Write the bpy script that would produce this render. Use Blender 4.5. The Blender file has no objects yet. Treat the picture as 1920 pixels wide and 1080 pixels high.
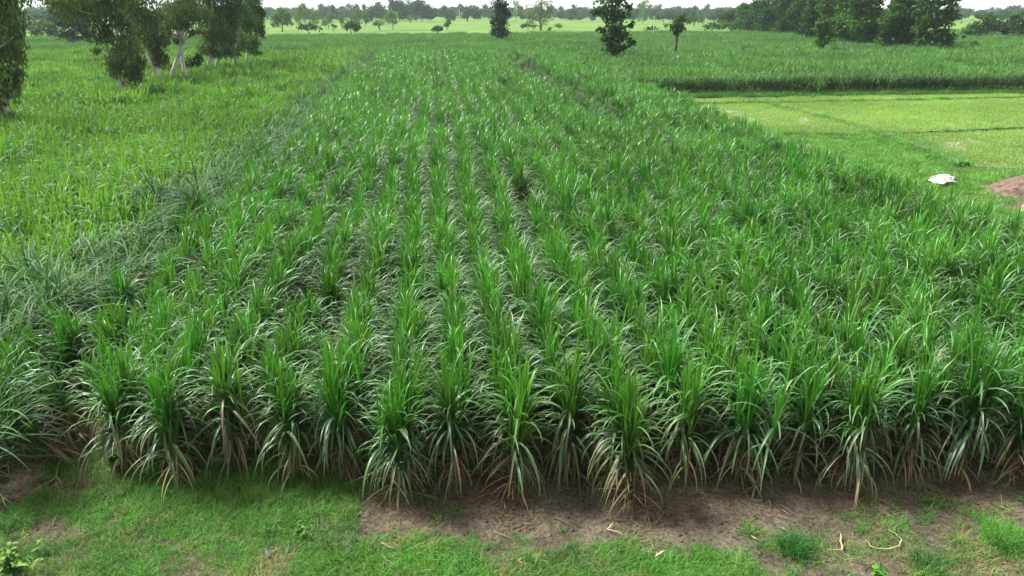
import bpy, math, random
import numpy as np
from mathutils import Vector, Matrix, Euler

rng = np.random.default_rng(11)
random.seed(5)
scene = bpy.context.scene
C = scene.collection
R = math.radians

# ------------------------------------------------------------------ camera
CAM_H, F_PX, HOR_Y, VAN_X = 7.0, 1280.0, 20.0, 815.0
PITCH = math.atan((540 - HOR_Y) / F_PX)
YAW = math.atan((960 - VAN_X) * math.cos(PITCH) / F_PX)
cd = bpy.data.cameras.new("camera")
cam = bpy.data.objects.new("camera", cd)
C.objects.link(cam)
cd.sensor_width, cd.lens = 36.0, 24.0
cd.clip_start, cd.clip_end = 0.2, 6000
cam.location = (0, 0, CAM_H)
cam.rotation_euler = (R(90) - PITCH, 0, -YAW)
scene.camera = cam


def ray(px, py):
    x, y, d = px - 960, 540 - py, F_PX
    fw = d * math.cos(PITCH) + y * math.sin(PITCH)
    up = -d * math.sin(PITCH) + y * math.cos(PITCH)
    return np.array([x * math.cos(YAW) + fw * math.sin(YAW), -x * math.sin(YAW) + fw * math.cos(YAW), up])


def on_plane(px, py, z=0.0):
    d = ray(px, py)
    t = (z - CAM_H) / d[2]
    return np.array([d[0] * t, d[1] * t, z])


def on_depth(px, py, Y):
    """point of the vertical plane at distance Y, and metres per photo pixel there"""
    d = ray(px, py)
    t = Y / d[1]
    return np.array([d[0] * t, Y, CAM_H + d[2] * t]), t


def project(p):
    x, y, z = p[0], p[1], p[2] - CAM_H
    cx = x * math.cos(YAW) - y * math.sin(YAW)
    fw = x * math.sin(YAW) + y * math.cos(YAW)
    dz = fw * math.cos(PITCH) - z * math.sin(PITCH)
    uy = fw * math.sin(PITCH) + z * math.cos(PITCH)
    return 960 + F_PX * cx / dz, 540 - F_PX * uy / dz, dz


# ------------------------------------------------------------------ helpers
def vnoise(x, y, seed=0):
    x = np.asarray(x, float); y = np.asarray(y, float)
    r = np.random.default_rng(seed).random((256, 256))
    xi = np.floor(x).astype(int); yi = np.floor(y).astype(int)
    fx = x - xi; fy = y - yi
    fx = fx * fx * (3 - 2 * fx); fy = fy * fy * (3 - 2 * fy)
    a = r[xi % 256, yi % 256]; b = r[(xi + 1) % 256, yi % 256]
    c = r[xi % 256, (yi + 1) % 256]; d = r[(xi + 1) % 256, (yi + 1) % 256]
    return (a * (1 - fx) + b * fx) * (1 - fy) + (c * (1 - fx) + d * fx) * fy


def fbm(x, y, seed=0, o=4):
    s = 0; a = 1; t = 0
    for k in range(o):
        s = s + a * vnoise(x * 2 ** k + 17 * k, y * 2 ** k + 31 * k, seed + k); t += a; a *= 0.55
    return s / t


def mesh_data(name, V, Fq, mat, col=None, smooth=False):
    me = bpy.data.meshes.new(name)
    V = np.asarray(V, np.float32); Fq = np.asarray(Fq, np.int32)
    k = Fq.shape[1]
    me.vertices.add(len(V)); me.vertices.foreach_set("co", V.ravel())
    me.loops.add(Fq.size); me.loops.foreach_set("vertex_index", Fq.ravel())
    me.polygons.add(len(Fq)); me.polygons.foreach_set("loop_start", np.arange(0, Fq.size, k, dtype=np.int32))
    if smooth:
        me.polygons.foreach_set("use_smooth", np.ones(len(Fq), bool))
    me.update(calc_edges=True)
    if col is not None:
        a = me.color_attributes.new("Col", 'FLOAT_COLOR', 'POINT')
        c4 = np.ones((len(V), 4), np.float32); c4[:, :3] = col
        a.data.foreach_set("color", c4.ravel())
    me.materials.append(mat)
    return me


def link(name, me, parent=None, loc=None):
    o = bpy.data.objects.new(name, me)
    C.objects.link(o)
    if parent is not None: o.parent = parent
    if loc is not None: o.location = loc
    return o


def tag(o, label=None, cat=None, group=None, kind=None):
    if label: o["label"] = label
    if cat: o["category"] = cat
    if group: o["group"] = group
    if kind: o["kind"] = kind
    return o


def empty(name, loc, label, cat, group=None):
    o = bpy.data.objects.new(name, None)
    o.empty_display_size = 0.2
    C.objects.link(o); o.location = loc
    return tag(o, label, cat, group)


class Acc:
    """collects geometry pieces into one mesh"""
    def __init__(s): s.V = []; s.F = []; s.C = []; s.n = 0
    def add(s, V, F, col):
        V = np.asarray(V, float); F = np.asarray(F, int)
        col = np.asarray(col, float)
        if col.ndim == 1: col = np.tile(col, (len(V), 1))
        s.V.append(V); s.F.append(F + s.n); s.C.append(col); s.n += len(V)
    def build(s, name, mat, smooth=False):
        return mesh_data(name, np.concatenate(s.V), np.concatenate(s.F), mat, np.concatenate(s.C), smooth)


def blades(base, az, th0, bend, pw, length, width, c0, c1, seg=6, fold=True, twist=None, curl=None, lean=None, taper=0.75):
    """grass-like leaf blades, one row per leaf; returns V, F, C"""
    L = len(az)
    s = np.linspace(0, 1, seg + 1)[None, :]
    th = th0[:, None] - bend[:, None] * s ** pw[:, None]
    a = az[:, None] + (0 if curl is None else curl[:, None] * s)
    T = np.stack([np.cos(th) * np.cos(a), np.cos(th) * np.sin(a), np.sin(th)], -1)
    step = length[:, None, None] / seg * T
    P = np.concatenate([np.zeros((L, 1, 3)), np.cumsum(0.5 * (step[:, :-1] + step[:, 1:]), 1)], 1) + base[:, None, :]
    side = np.stack([-np.sin(a), np.cos(a), np.zeros_like(a)], -1)
    side = np.broadcast_to(side, P.shape)
    nrm = np.cross(T, side)
    tw = (rng.normal(0, 0.25, L) if twist is None else twist)[:, None] * (0.3 + s)
    sd = side * np.cos(tw)[..., None] + nrm * np.sin(tw)[..., None]
    nn = np.cross(T, sd)
    w = width[:, None] * np.minimum(1, 0.55 + s * 2.2) * np.clip(1 - s, 0.0, 1) ** taper * 0.5
    w = np.maximum(w, width[:, None] * 0.03)
    col = c0[:, None, :] * (1 - s[..., None] ** 1.5) + c1[:, None, :] * s[..., None] ** 1.5
    if fold:
        X = np.stack([P - sd * w[..., None], P - nn * (w * 0.45)[..., None], P + sd * w[..., None]], 2)
        k = 3
    else:
        X = np.stack([P - sd * w[..., None], P + sd * w[..., None]], 2)
        k = 2
    V = X.reshape(-1, 3)
    Cc = np.repeat(col, k, 1).reshape(-1, 3) if k == 1 else np.broadcast_to(col[:, :, None, :], X.shape).reshape(-1, 3)
    b = (np.arange(L)[:, None] * (seg + 1) + np.arange(seg)[None, :]).ravel() * k
    Fs = [np.stack([b + j, b + j + 1, b + k + j + 1, b + k + j], -1) for j in range(k - 1)]
    return V, np.concatenate(Fs), Cc


def tube(pts, rad, k=8):
    pts = np.asarray(pts, float); n = len(pts)
    V = []; prev = None
    for i in range(n):
        t = pts[min(i + 1, n - 1)] - pts[max(i - 1, 0)]
        t = t / (np.linalg.norm(t) + 1e-9)
        u = np.cross(t, [0.3, 1, 0.1] if prev is None else np.cross(prev, t)); u /= np.linalg.norm(u) + 1e-9
        v = np.cross(t, u); prev = u
        ang = np.arange(k) * 2 * math.pi / k
        V.append(pts[i] + rad[i] * (np.cos(ang)[:, None] * u + np.sin(ang)[:, None] * v))
    V = np.concatenate(V)
    F = [[i * k + j, i * k + (j + 1) % k, (i + 1) * k + (j + 1) % k, (i + 1) * k + j] for i in range(n - 1) for j in range(k)]
    return V, np.array(F)


def U(a, b, n): return rng.uniform(a, b, n)


# ------------------------------------------------------------------ materials
def new_mat(name):
    m = bpy.data.materials.new(name); m.use_nodes = True
    nt = m.node_tree; nt.nodes.clear()
    return m, nt, nt.nodes.new("ShaderNodeOutputMaterial")


def leaf_material(name, trans=0.3, rough=0.4, spec=0.5, tcol=(1.25, 1.35, 0.55), vary=0.25, hue=0.03, noise=0.0):
    m, nt, out = new_mat(name)
    N = nt.nodes.new; Lk = nt.links.new
    at = N("ShaderNodeAttribute"); at.attribute_name = "Col"
    oi = N("ShaderNodeObjectInfo")
    hv = N("ShaderNodeHueSaturation")
    mr = N("ShaderNodeMapRange"); mr.inputs["To Min"].default_value = 1 - vary; mr.inputs["To Max"].default_value = 1 + vary
    Lk(oi.outputs["Random"], mr.inputs["Value"]); Lk(mr.outputs[0], hv.inputs["Value"])
    wn = N("ShaderNodeMath"); wn.operation = 'MULTIPLY'; wn.inputs[1].default_value = 7.31
    fr = N("ShaderNodeMath"); fr.operation = 'FRACT'
    Lk(oi.outputs["Random"], wn.inputs[0]); Lk(wn.outputs[0], fr.inputs[0])
    mh = N("ShaderNodeMapRange"); mh.inputs["To Min"].default_value = 0.5 - hue; mh.inputs["To Max"].default_value = 0.5 + hue
    Lk(fr.outputs[0], mh.inputs["Value"]); Lk(mh.outputs[0], hv.inputs["Hue"])
    Lk(at.outputs["Color"], hv.inputs["Color"])
    src = hv.outputs["Color"]
    if noise:
        g = N("ShaderNodeNewGeometry")
        no = N("ShaderNodeTexNoise"); no.inputs["Scale"].default_value = noise; no.inputs["Detail"].default_value = 3
        Lk(g.outputs["Position"], no.inputs["Vector"])
        mn = N("ShaderNodeMapRange"); mn.inputs["From Min"].default_value = 0.3; mn.inputs["From Max"].default_value = 0.7
        mn.inputs["To Min"].default_value = 0.78; mn.inputs["To Max"].default_value = 1.22
        Lk(no.outputs["Fac"], mn.inputs["Value"])
        h2 = N("ShaderNodeHueSaturation"); Lk(src, h2.inputs["Color"]); Lk(mn.outputs[0], h2.inputs["Value"])
        src = h2.outputs["Color"]
    p = N("ShaderNodeBsdfPrincipled")
    p.inputs["Roughness"].default_value = rough; p.inputs["Specular IOR Level"].default_value = spec
    Lk(src, p.inputs["Base Color"])
    if trans > 0:
        tr = N("ShaderNodeBsdfTranslucent")
        mu = N("ShaderNodeMix"); mu.data_type = 'RGBA'; mu.blend_type = 'MULTIPLY'; mu.inputs[0].default_value = 1
        Lk(src, mu.inputs[6]); mu.inputs[7].default_value = (*tcol, 1)
        Lk(mu.outputs[2], tr.inputs["Color"])
        mx = N("ShaderNodeMixShader"); mx.inputs[0].default_value = trans
        Lk(p.outputs[0], mx.inputs[1]); Lk(tr.outputs[0], mx.inputs[2]); Lk(mx.outputs[0], out.inputs[0])
    else:
        Lk(p.outputs[0], out.inputs[0])
    return m


M_cane = leaf_material("cane_leaf", 0.24, 0.40, 0.55, noise=0.35, vary=0.18, hue=0.010)
M_fallen = leaf_material("fallen_cane_leaf", 0.22, 0.55, 0.3, noise=0.5, vary=0.2, hue=0.012)
M_young = leaf_material("young_cane_leaf", 0.28, 0.55, 0.28, noise=0.12, vary=0.15, hue=0.010)
M_far = leaf_material("far_cane_leaf", 0.28, 0.5, 0.4, noise=0.06, vary=0.12, hue=0.008)
M_dry = leaf_material("dry_leaf", 0.15, 0.7, 0.2, (1, 1, 0.9), noise=1.0)
M_stalk = leaf_material("cane_stalk", 0.0, 0.5, 0.4)
M_grass = leaf_material("grass_blade", 0.3, 0.5, 0.35, vary=0.3, hue=0.03, noise=0.9)
M_paddy = leaf_material("paddy_blade", 0.35, 0.5, 0.3, vary=0.08, hue=0.008, noise=0.1)
M_crown = leaf_material("tree_leaf", 0.32, 0.6, 0.12, vary=0.1, hue=0.01)


def bark_material(name, c0, c1, scale):
    m, nt, out = new_mat(name); N = nt.nodes.new; Lk = nt.links.new
    tc = N("ShaderNodeTexCoord"); mp = N("ShaderNodeMapping"); mp.inputs["Scale"].default_value = (1, 1, 0.35)
    no = N("ShaderNodeTexNoise"); no.inputs["Scale"].default_value = scale; no.inputs["Detail"].default_value = 5
    cr = N("ShaderNodeValToRGB"); cr.color_ramp.elements[0].position = 0.38; cr.color_ramp.elements[1].position = 0.6
    cr.color_ramp.elements[0].color = (*c0, 1); cr.color_ramp.elements[1].color = (*c1, 1)
    p = N("ShaderNodeBsdfPrincipled"); p.inputs["Roughness"].default_value = 0.8
    Lk(tc.outputs["Object"], mp.inputs[0]); Lk(mp.outputs[0], no.inputs["Vector"]); Lk(no.outputs["Fac"], cr.inputs[0])
    Lk(cr.outputs[0], p.inputs["Base Color"]); Lk(p.outputs[0], out.inputs[0])
    return m


M_pale_bark = bark_material("pale_bark", (0.30, 0.27, 0.23), (0.62, 0.60, 0.55), 3.0)
M_dark_bark = bark_material("dark_bark", (0.06, 0.045, 0.035), (0.15, 0.12, 0.09), 4.0)


def simple_mat(name, col, rough=0.6, metal=0.0):
    m, nt, out = new_mat(name); N = nt.nodes.new
    p = N("ShaderNodeBsdfPrincipled"); p.inputs["Base Color"].default_value = (*col, 1)
    p.inputs["Roughness"].default_value = rough; p.inputs["Metallic"].default_value = metal
    no = N("ShaderNodeTexNoise"); no.inputs["Scale"].default_value = 9; bm = N("ShaderNodeBump"); bm.inputs["Strength"].default_value = 0.15
    nt.links.new(no.outputs["Fac"], bm.inputs["Height"]); nt.links.new(bm.outputs[0], p.inputs["Normal"])
    nt.links.new(p.outputs[0], out.inputs[0])
    return m


# ------------------------------------------------------------------ scattering of uncountable stuff
def scatter(name, protos, P, rot, scl, label, cat):
    """one object whose points carry instances of the prototype meshes"""
    P = np.asarray(P, np.float32); n = len(P)
    col = bpy.data.collections.new(name + "_set")
    for me in protos:
        o = bpy.data.objects.new(me.name, me); col.objects.link(o)
    me = bpy.data.meshes.new(name)
    me.vertices.add(n); me.vertices.foreach_set("co", P.ravel())
    a = me.attributes.new("rot", 'FLOAT_VECTOR', 'POINT'); a.data.foreach_set("vector", np.asarray(rot, np.float32).ravel())
    a = me.attributes.new("scl", 'FLOAT', 'POINT'); a.data.foreach_set("value", np.asarray(scl, np.float32).ravel())
    a = me.attributes.new("idx", 'INT', 'POINT'); a.data.foreach_set("value", rng.integers(0, len(protos), n).astype(np.int32))
    o = link(name, me)
    ng = bpy.data.node_groups.new(name + "_nodes", 'GeometryNodeTree')
    ng.interface.new_socket("Geometry", in_out='INPUT', socket_type='NodeSocketGeometry')
    ng.interface.new_socket("Geometry", in_out='OUTPUT', socket_type='NodeSocketGeometry')
    N = ng.nodes.new; Lk = ng.links.new
    gi, go = N("NodeGroupInput"), N("NodeGroupOutput")
    ip = N("GeometryNodeInstanceOnPoints"); ci = N("GeometryNodeCollectionInfo")
    ci.inputs["Collection"].default_value = col
    ci.inputs["Separate Children"].default_value = True; ci.inputs["Reset Children"].default_value = True
    ip.inputs["Pick Instance"].default_value = True
    def na(nm, ty):
        q = N("GeometryNodeInputNamedAttribute"); q.data_type = ty; q.inputs["Name"].default_value = nm
        return q.outputs["Attribute"]
    Lk(gi.outputs[0], ip.inputs["Points"]); Lk(ci.outputs[0], ip.inputs["Instance"])
    Lk(na("idx", 'INT'), ip.inputs["Instance Index"])
    Lk(na("rot", 'FLOAT_VECTOR'), ip.inputs["Rotation"])
    Lk(na("scl", 'FLOAT'), ip.inputs["Scale"])
    Lk(ip.outputs[0], go.inputs[0])
    md = o.modifiers.new("scatter", 'NODES'); md.node_group = ng
    return tag(o, label, cat, None, "stuff")


def spin(n, tilt=0.06):
    return np.stack([rng.normal(0, tilt, n), rng.normal(0, tilt, n), U(0, 6.283, n)], -1)


# ------------------------------------------------------------------ colours (linear reflectance)
YOUNG = np.array([0.086, 0.275, 0.030]); MID = np.array([0.048, 0.148, 0.030]); OLD = np.array([0.040, 0.102, 0.031])
PALE = np.array([0.17, 0.255, 0.12]); STRAW = np.array([0.33, 0.265, 0.155]); BROWN = np.array([0.14, 0.10, 0.062])


def jit(c, n, s=0.18):
    return c[None, :] * rng.normal(1, s, (n, 1)).clip(0.5, 1.6) * rng.normal(1, 0.05, (n, 3))


def dead_tip(c, share):
    m = rng.random(len(c)) < share
    c[m] = jit(STRAW, int(m.sum()))
    return c


# ------------------------------------------------------------------ sugarcane prototypes
def cane_parts(fold, seg, nsh, front=False):
    """green, dry and stalk geometry of one clump (rows run along Y)"""
    green, dry, stalk = Acc(), Acc(), Acc()
    tint0 = np.array([rng.normal(1, .05), rng.normal(1, .04), 1.0])
    for k in range(nsh):
        tint = tint0 * np.array([rng.normal(1, .05), rng.normal(1, .04), 1.0]) * rng.normal(1, .08)
        bx, by = rng.normal(0, 0.055), rng.normal(0, 0.12)
        hs = U(0.9, 1.36, 1)[0]
        la, lm = U(0, 6.283, 1)[0], abs(rng.normal(0, 0.07)) + 0.02
        top = np.array([bx + math.cos(la) * lm * hs, by + math.sin(la) * lm * hs, hs])
        bot = np.array([bx * 0.8, by * 0.8, -0.05])
        def along(t): return bot + (top - bot) * t[:, None]
        V, F = tube([bot, bot + (top - bot) * 0.5, top], [0.015, 0.013, 0.011], 5)
        stalk.add(V, F, np.array([0.10, 0.10, 0.04]) * U(0.6, 1.4, 1))
        n = 7                                                # upright whorl
        g = U(0, 1, n)[:, None]
        V, F, c = blades(along(U(0.72, 1.02, n)), U(0, 6.283, n), U(1.42, 1.56, n), np.where(U(0, 1, n) < .3, U(.8, 1.8, n), U(0.05, 0.35, n)), U(2.5, 5, n), U(0.7, 1.0, n), U(0.038, 0.058, n),
                         jit(YOUNG, n) * g + jit(MID, n) * (1 - g), jit(YOUNG, n) * 1.1, seg, fold, taper=0.6)
        green.add(V, F, c * tint)
        n = 4                                                # steep leaves with tips bending over
        g = U(0, 1, n)[:, None]
        V, F, c = blades(along(U(0.62, 1.0, n)), U(0, 6.283, n), U(1.15, 1.47, n), U(0.7, 2.1, n), U(1.6, 3.6, n), U(0.75, 1.15, n), U(0.040, 0.062, n),
                         jit(YOUNG, n) * g + jit(MID, n) * (1 - g), jit(MID * .9 + PALE * .25, n), seg, fold, curl=rng.normal(0, 0.35, n), taper=0.65)
        green.add(V, F, c * tint)
        n = 5                                                # arching leaves, reaching into the gap between rows
        az = np.where(U(0, 1, n) < 0.72, np.where(U(0, 1, n) < 0.5, 0, math.pi) + rng.normal(0, 0.5, n), U(0, 6.283, n))
        V, F, c = blades(along(U(0.58, 0.96, n)), az, U(1.15, 1.5, n), U(1.9, 2.9, n), U(1.2, 2.2, n), U(0.65, 1.15, n) * (.85 if front else 1), U(0.042, 0.068, n),
                         jit(MID, n), dead_tip(jit(MID * 0.6 + PALE * 0.5, n), .03), seg, fold, curl=rng.normal(0, 0.4, n), taper=0.7)
        green.add(V, F, c * tint)
        n = 7 if front else 4                                # old hanging leaves
        V, F, c = blades(along(U(0.5, 0.92, n)), U(0, 6.283, n), U(1.0, 1.45, n), U(2.5, 3.0, n), U(0.35, 0.75, n), U(0.65, 1.1, n), U(0.036, 0.060, n),
                         jit(OLD, n), dead_tip(jit(PALE * 0.7, n), .25), seg, fold, curl=rng.normal(0, 0.4, n), taper=0.7)
        green.add(V, F, c * tint)
        n = 9                                                # dead leaves round the foot
        g = U(0, 1, n)[:, None]
        V, F, c = blades(along(U(0.14, 0.6, n)), U(0, 6.283, n), U(-0.9, 0.9, n), U(0.7, 2.2, n), U(0.35, 0.9, n), U(0.35, 0.75, n), U(0.022, 0.04, n),
                         jit(STRAW, n) * g + jit(BROWN, n) * (1 - g), jit(STRAW, n), max(3, seg - 2), fold, twist=rng.normal(0, 0.9, n))
        dry.add(V, F, c)
    return green, dry, stalk


def merged(*accs):
    a = Acc()
    for b in accs:
        for V, F, c in zip(b.V, b.F, b.C): a.V.append(V); a.F.append(F + a.n - 0); a.C.append(c)
    return a


def joined_mesh(name, accs, mat):
    V = []; F = []; Cc = []; n = 0
    for a in accs:
        v = np.concatenate(a.V); V.append(v); F.append(np.concatenate(a.F) + n); Cc.append(np.concatenate(a.C)); n += len(v)
    return mesh_data(name, np.concatenate(V), np.concatenate(F), mat, np.concatenate(Cc))


front_kinds = []
for k in range(8):
    g, d, s = cane_parts(True, 8, int(rng.integers(6, 8)), True)
    front_kinds.append((g.build("green_leaves", M_cane), d.build("dead_leaves", M_dry), s.build("stalks", M_stalk)))
near_kinds = []
for k in range(9):
    g, d, s = cane_parts(True, 6, int(rng.integers(5, 8)))
    near_kinds.append(joined_mesh("sugarcane_clump", [g, d], M_cane))
mid_kinds = []
for k in range(7):
    g, d, s = cane_parts(False, 4, 5)
    mid_kinds.append(joined_mesh("sugarcane_clump", [g], M_cane))


def lodged_kind(seg, fold, nl=90):
    """cane fallen over towards +X: a combed sheaf of long leaves"""
    a = Acc()
    n = nl
    t = U(0, 1, n)
    base = np.stack([t * 0.9 - 0.3 + rng.normal(0, 0.1, n), rng.normal(0, 0.22, n), 0.25 + 0.75 * t + rng.normal(0, 0.1, n)], -1)
    g = U(0, 1, n)[:, None]
    V, F, c = blades(base, rng.normal(0, 0.55, n), U(0.35, 1.15, n), U(0.8, 2.1, n), U(1.0, 2.0, n), U(0.9, 1.4, n), U(0.034, 0.056, n),
                     jit(OLD * .62, n) * (1 - g) + jit(MID * .85, n) * g, dead_tip(jit(MID * .8 + PALE * .2, n), .06), seg, fold, curl=rng.normal(0, 0.4, n))  # older leaf colour, darkened further to paint the shade leaning cane exposes
    a.add(V, F, c)
    n = nl // 4
    base = np.stack([U(-0.5, 0.5, n), rng.normal(0, 0.25, n), U(0.1, 0.5, n)], -1)
    V, F, c = blades(base, U(0, 6.283, n), U(0.2, 1.0, n), U(1.0, 2.0, n), U(0.8, 1.4, n), U(0.5, 1.1, n), U(0.016, 0.03, n),
                     jit(BROWN, n), jit(STRAW * 0.8, n), seg, fold)
    a.add(V, F, c)
    n = 18
    base = np.stack([U(0.3, 0.8, n), rng.normal(0, 0.2, n), U(0.7, 1.0, n)], -1)
    V, F, c = blades(base, rng.normal(0, 0.9, n), U(0.8, 1.45, n), U(0.1, 1.2, n), U(1.5, 3, n), U(0.6, 1.05, n), U(0.024, 0.034, n),
                     jit(MID, n), jit(YOUNG, n), seg, fold)
    a.add(V, F, c)
    return a


lodged_near = [lodged_kind(7, True, 100).build("fallen_sugarcane_clump", M_fallen) for k in range(6)]
lodged_mid = [lodged_kind(4, False, 70).build("fallen_sugarcane_clump", M_fallen) for k in range(4)]


def patch(name, size, n_up, n_ar, stem, lu, lar, wid, seg, mat, cu, ca, rows=0.0):
    a = Acc()
    n = n_up
    def pos(n):
        x = U(-size / 2, size / 2, n); y = U(-size / 2, size / 2, n)
        if rows: x = np.round(x / rows) * rows + rng.normal(0, rows * 0.13, n)
        return x, y
    x, y = pos(n)
    V, F, c = blades(np.stack([x, y, stem * U(0.75, 1.05, n)], -1), U(0, 6.283, n), U(1.2, 1.54, n), U(0.1, 1.0, n), U(2, 4, n), lu * U(0.7, 1.15, n), wid * U(0.8, 1.2, n),
                     jit(cu, n), jit(cu * 1.1, n), seg, False)
    a.add(V, F, c)
    n = n_ar
    x, y = pos(n)
    V, F, c = blades(np.stack([x, y, stem * U(0.5, 1.0, n)], -1), U(0, 6.283, n), U(0.95, 1.35, n), U(1.4, 2.5, n), U(1.3, 2.2, n), lar * U(0.75, 1.2, n), wid * U(0.9, 1.3, n),
                     jit(ca, n), jit(ca * 0.6 + PALE * 0.5, n), seg, False)
    a.add(V, F, c)
    return a.build(name, mat)


LU = np.array([0.122, 0.275, 0.036]); LM = np.array([0.080, 0.188, 0.036])
young_near = [patch("young_sugarcane", 1.3, 50, 78, 1.05, 0.74, 0.85, 0.070, 5, M_young, LU, LM, 0.65) for k in range(6)]
young_mid = [patch("young_sugarcane", 2.4, 120, 170, 1.05, 0.78, 0.9, 0.098, 3, M_young, LU * 0.95, LM * 0.95, 0.8) for k in range(5)]
far_kinds = [patch("far_sugarcane", 2.6, 150, 170, 0.85, 0.75, 0.85, 0.085, 3, M_far, np.array([.078, .205, .036]), np.array([.055, .150, .032])) for k in range(6)]
wall_kinds = []
for k in range(5):
    a = Acc(); n = 110
    base = np.stack([U(-0.9, 0.9, n), U(-0.35, 0.35, n), U(0.25, 1.15, n)], -1)
    V, F, c = blades(base, rng.normal(-1.57, 0.9, n), U(0.9, 1.4, n), U(1.7, 2.7, n), U(1.2, 2, n), U(0.7, 1.1, n), U(0.035, 0.055, n), jit(OLD * .75, n), jit(OLD * 0.8 + PALE * 0.15, n), 4, False)  # leaf colours darkened to paint shade on the edge's front face
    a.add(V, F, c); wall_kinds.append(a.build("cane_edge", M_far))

# ------------------------------------------------------------------ main field
ROW0, ROWS = 0.05, 0.889
front_px = {-6: (235, 880), -5: (330, 905), -4: (440, 878), -3: (550, 890), -2: (645, 895), -1: (755, 930), 0: (850, 905), 1: (962, 925), 2: (1065, 890),
            3: (1180, 940), 4: (1282, 895), 5: (1395, 905), 6: (1495, 890), 7: (1600, 915), 8: (1705, 890), 9: (1800, 885), 10: (1905, 895)}
row_front = {}
for i, (a, b) in front_px.items():
    q = on_plane(a, b, 0.08); row_front[i] = (q[0], q[1] + 0.14)
for i in range(11, 18):
    row_front[i] = (ROW0 + ROWS * i, 8.9 - 0.095 * ROWS * i + rng.normal(0, 0.15))
XR = 15.6


def left_edge(y): return np.interp(y, [8, 12, 16, 22, 48, 70, 110], [-7.4, -7.3, -6.6, -6.4, -7.1, -7.6, -7.8])


clumps = []          # x, y, z-rot, scale, row, order
for i in range(-8, 18):
    x0 = ROW0 + ROWS * i
    if i in row_front: fx, fy = row_front[i]
    elif i == -7: fx, fy = -6.35, 10.2
    elif i == -8: fx, fy = -7.25, 10.9
    else: fx, fy = x0, 12.0
    y = fy; k = 0
    while y < 100:
        w = min(1, k / 3)
        x = fx * (1 - w) + x0 * w + (rng.normal(0, 0.05 + 0.05 * min(1, max(0, (x0 - 3) / 6)) + 0.05 * min(1, max(0, (y - 30) / 30))) if k else 0) + 0.12 * math.sin(y * 0.21 + i)
        if k == 0: x = fx
        ok = x > left_edge(y) - 0.1 and (x < XR or y > 56)
        gap = float(vnoise(x * 0.35, y * 0.22, 9)) < 0.11 and y > 12
        if 8.1 < x < 10.8 and y > 36: gap = True
        if ok and not gap:
            sc = rng.normal(1, 0.06) * (0.92 + 0.18 * float(vnoise(x * 0.5, y * 0.3, 3))) * (1.05 if k == 0 else 1)
            clumps.append((x, y, (0 if rng.random() < 0.5 else math.pi) + rng.normal(0, 0.35), sc, i, k))
        k += 1
        y += rng.uniform(0.33, 0.46) if y < 60 else rng.uniform(0.5, 0.62)

ORD = ("first second third fourth fifth sixth seventh eighth ninth tenth eleventh twelfth thirteenth fourteenth fifteenth sixteenth "
       "seventeenth eighteenth nineteenth twentieth").split()
ORD += ["twenty-" + w for w in ORD[:9]] + ["thirtieth"] + ["thirty-" + w for w in ORD[:9]]
front_label = {
    -6: "grey-green sugarcane clump standing in grass, front of the first upright row from left",
    -5: "sugarcane clump with wide skirt of brown leaves over grass, front of second row from left",
    -4: "sugarcane clump with orange-brown dead leaves at its foot, front of the third row from left",
    -3: "sugarcane clump with straw fan at its foot over grass, front of fourth row from left",
    -2: "slim sugarcane clump set back at the grass edge, front of the fifth row from left",
    -1: "bushy sugarcane clump on an orange soil mound where the grass meets the bare soil",
    0: "sugarcane clump set slightly back on bare soil, front of the seventh row from left",
    1: "sugarcane clump with narrow pale straw foot on bare soil, front of eighth row from left",
    2: "sugarcane clump with brown straw waist set back in shade, front of ninth row from left",
    3: "sugarcane clump standing farthest forward on bare soil above the bent straw",
    4: "sugarcane clump behind small soil mound, front of the eleventh row from the left",
    5: "sugarcane clump with ragged brown straw foot, front of the twelfth row from the left",
    6: "pale-leaved sugarcane clump on a sandy mound, front of the thirteenth row from the left",
    7: "sugarcane clump with thick brown straw skirt on sandy mound, front of fourteenth row from left",
    8: "sugarcane clump with one yellow dead leaf, front of the fifteenth row from the left",
    9: "sugarcane clump with dark foot in shade, front of the sixteenth row from the left",
    10: "sugarcane clump cut by the right picture edge at the field front"}


def in_frame(p, m=30):
    a, b, d = project(p)
    return d > 0 and -m < a < 1920 + m and -m < b < 1080 + m


cand = [c for c in clumps if in_frame((c[0], c[1], 1.3))]
cand.sort(key=lambda c: (c[0] ** 2 + c[1] ** 2))
singles = cand[:280]
single_set = set(id(c) for c in singles)
GROUP = "sugarcane clumps planted in rows"
seen_in_row = {}
for c in sorted(singles, key=lambda c: (c[4], c[5])):
    seen_in_row[c[4]] = seen_in_row.get(c[4], 0) + 1
    x, y, rz, sc, i, k = c
    rw = ORD[i + 6] if i >= -6 else None
    if k == 0 and i in front_label: lab = front_label[i]
    elif i in front_px: lab = f"green sugarcane clump, {ORD[seen_in_row[i] - 1]} from the front in the {rw} upright row from the left"
    elif i > 10: lab = f"green sugarcane clump, {ORD[seen_in_row[i] - 1]} in from the right picture edge in the {rw} row"
    else: lab = f"green sugarcane clump, {ORD[seen_in_row[i] - 1]} from the front in the {['ragged row', 'outer ragged row'][i == -8]} beside the fallen cane"
    if k <= 1 and i in front_px:
        e = empty("sugarcane_clump", (x, y, 0), lab, "sugarcane", GROUP)
        e.rotation_euler = (rng.normal(0, 0.02), rng.normal(0, 0.03), rz); e.scale = (sc, sc, sc)
        gm, dm, sm = front_kinds[int(rng.integers(0, len(front_kinds)))]
        link("green_leaves", gm, e); link("dead_leaves", dm, e); link("stalks", sm, e)
    else:
        o = link("sugarcane_clump", near_kinds[int(rng.integers(0, len(near_kinds)))], None, (x, y, 0))
        lean = .28 if i <= -7 else .05
        o.rotation_euler = (rng.normal(0, lean * .8), rng.normal(0, lean), rz); o.scale = (sc, sc, sc)
        tag(o, lab, "sugarcane", GROUP)

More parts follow.
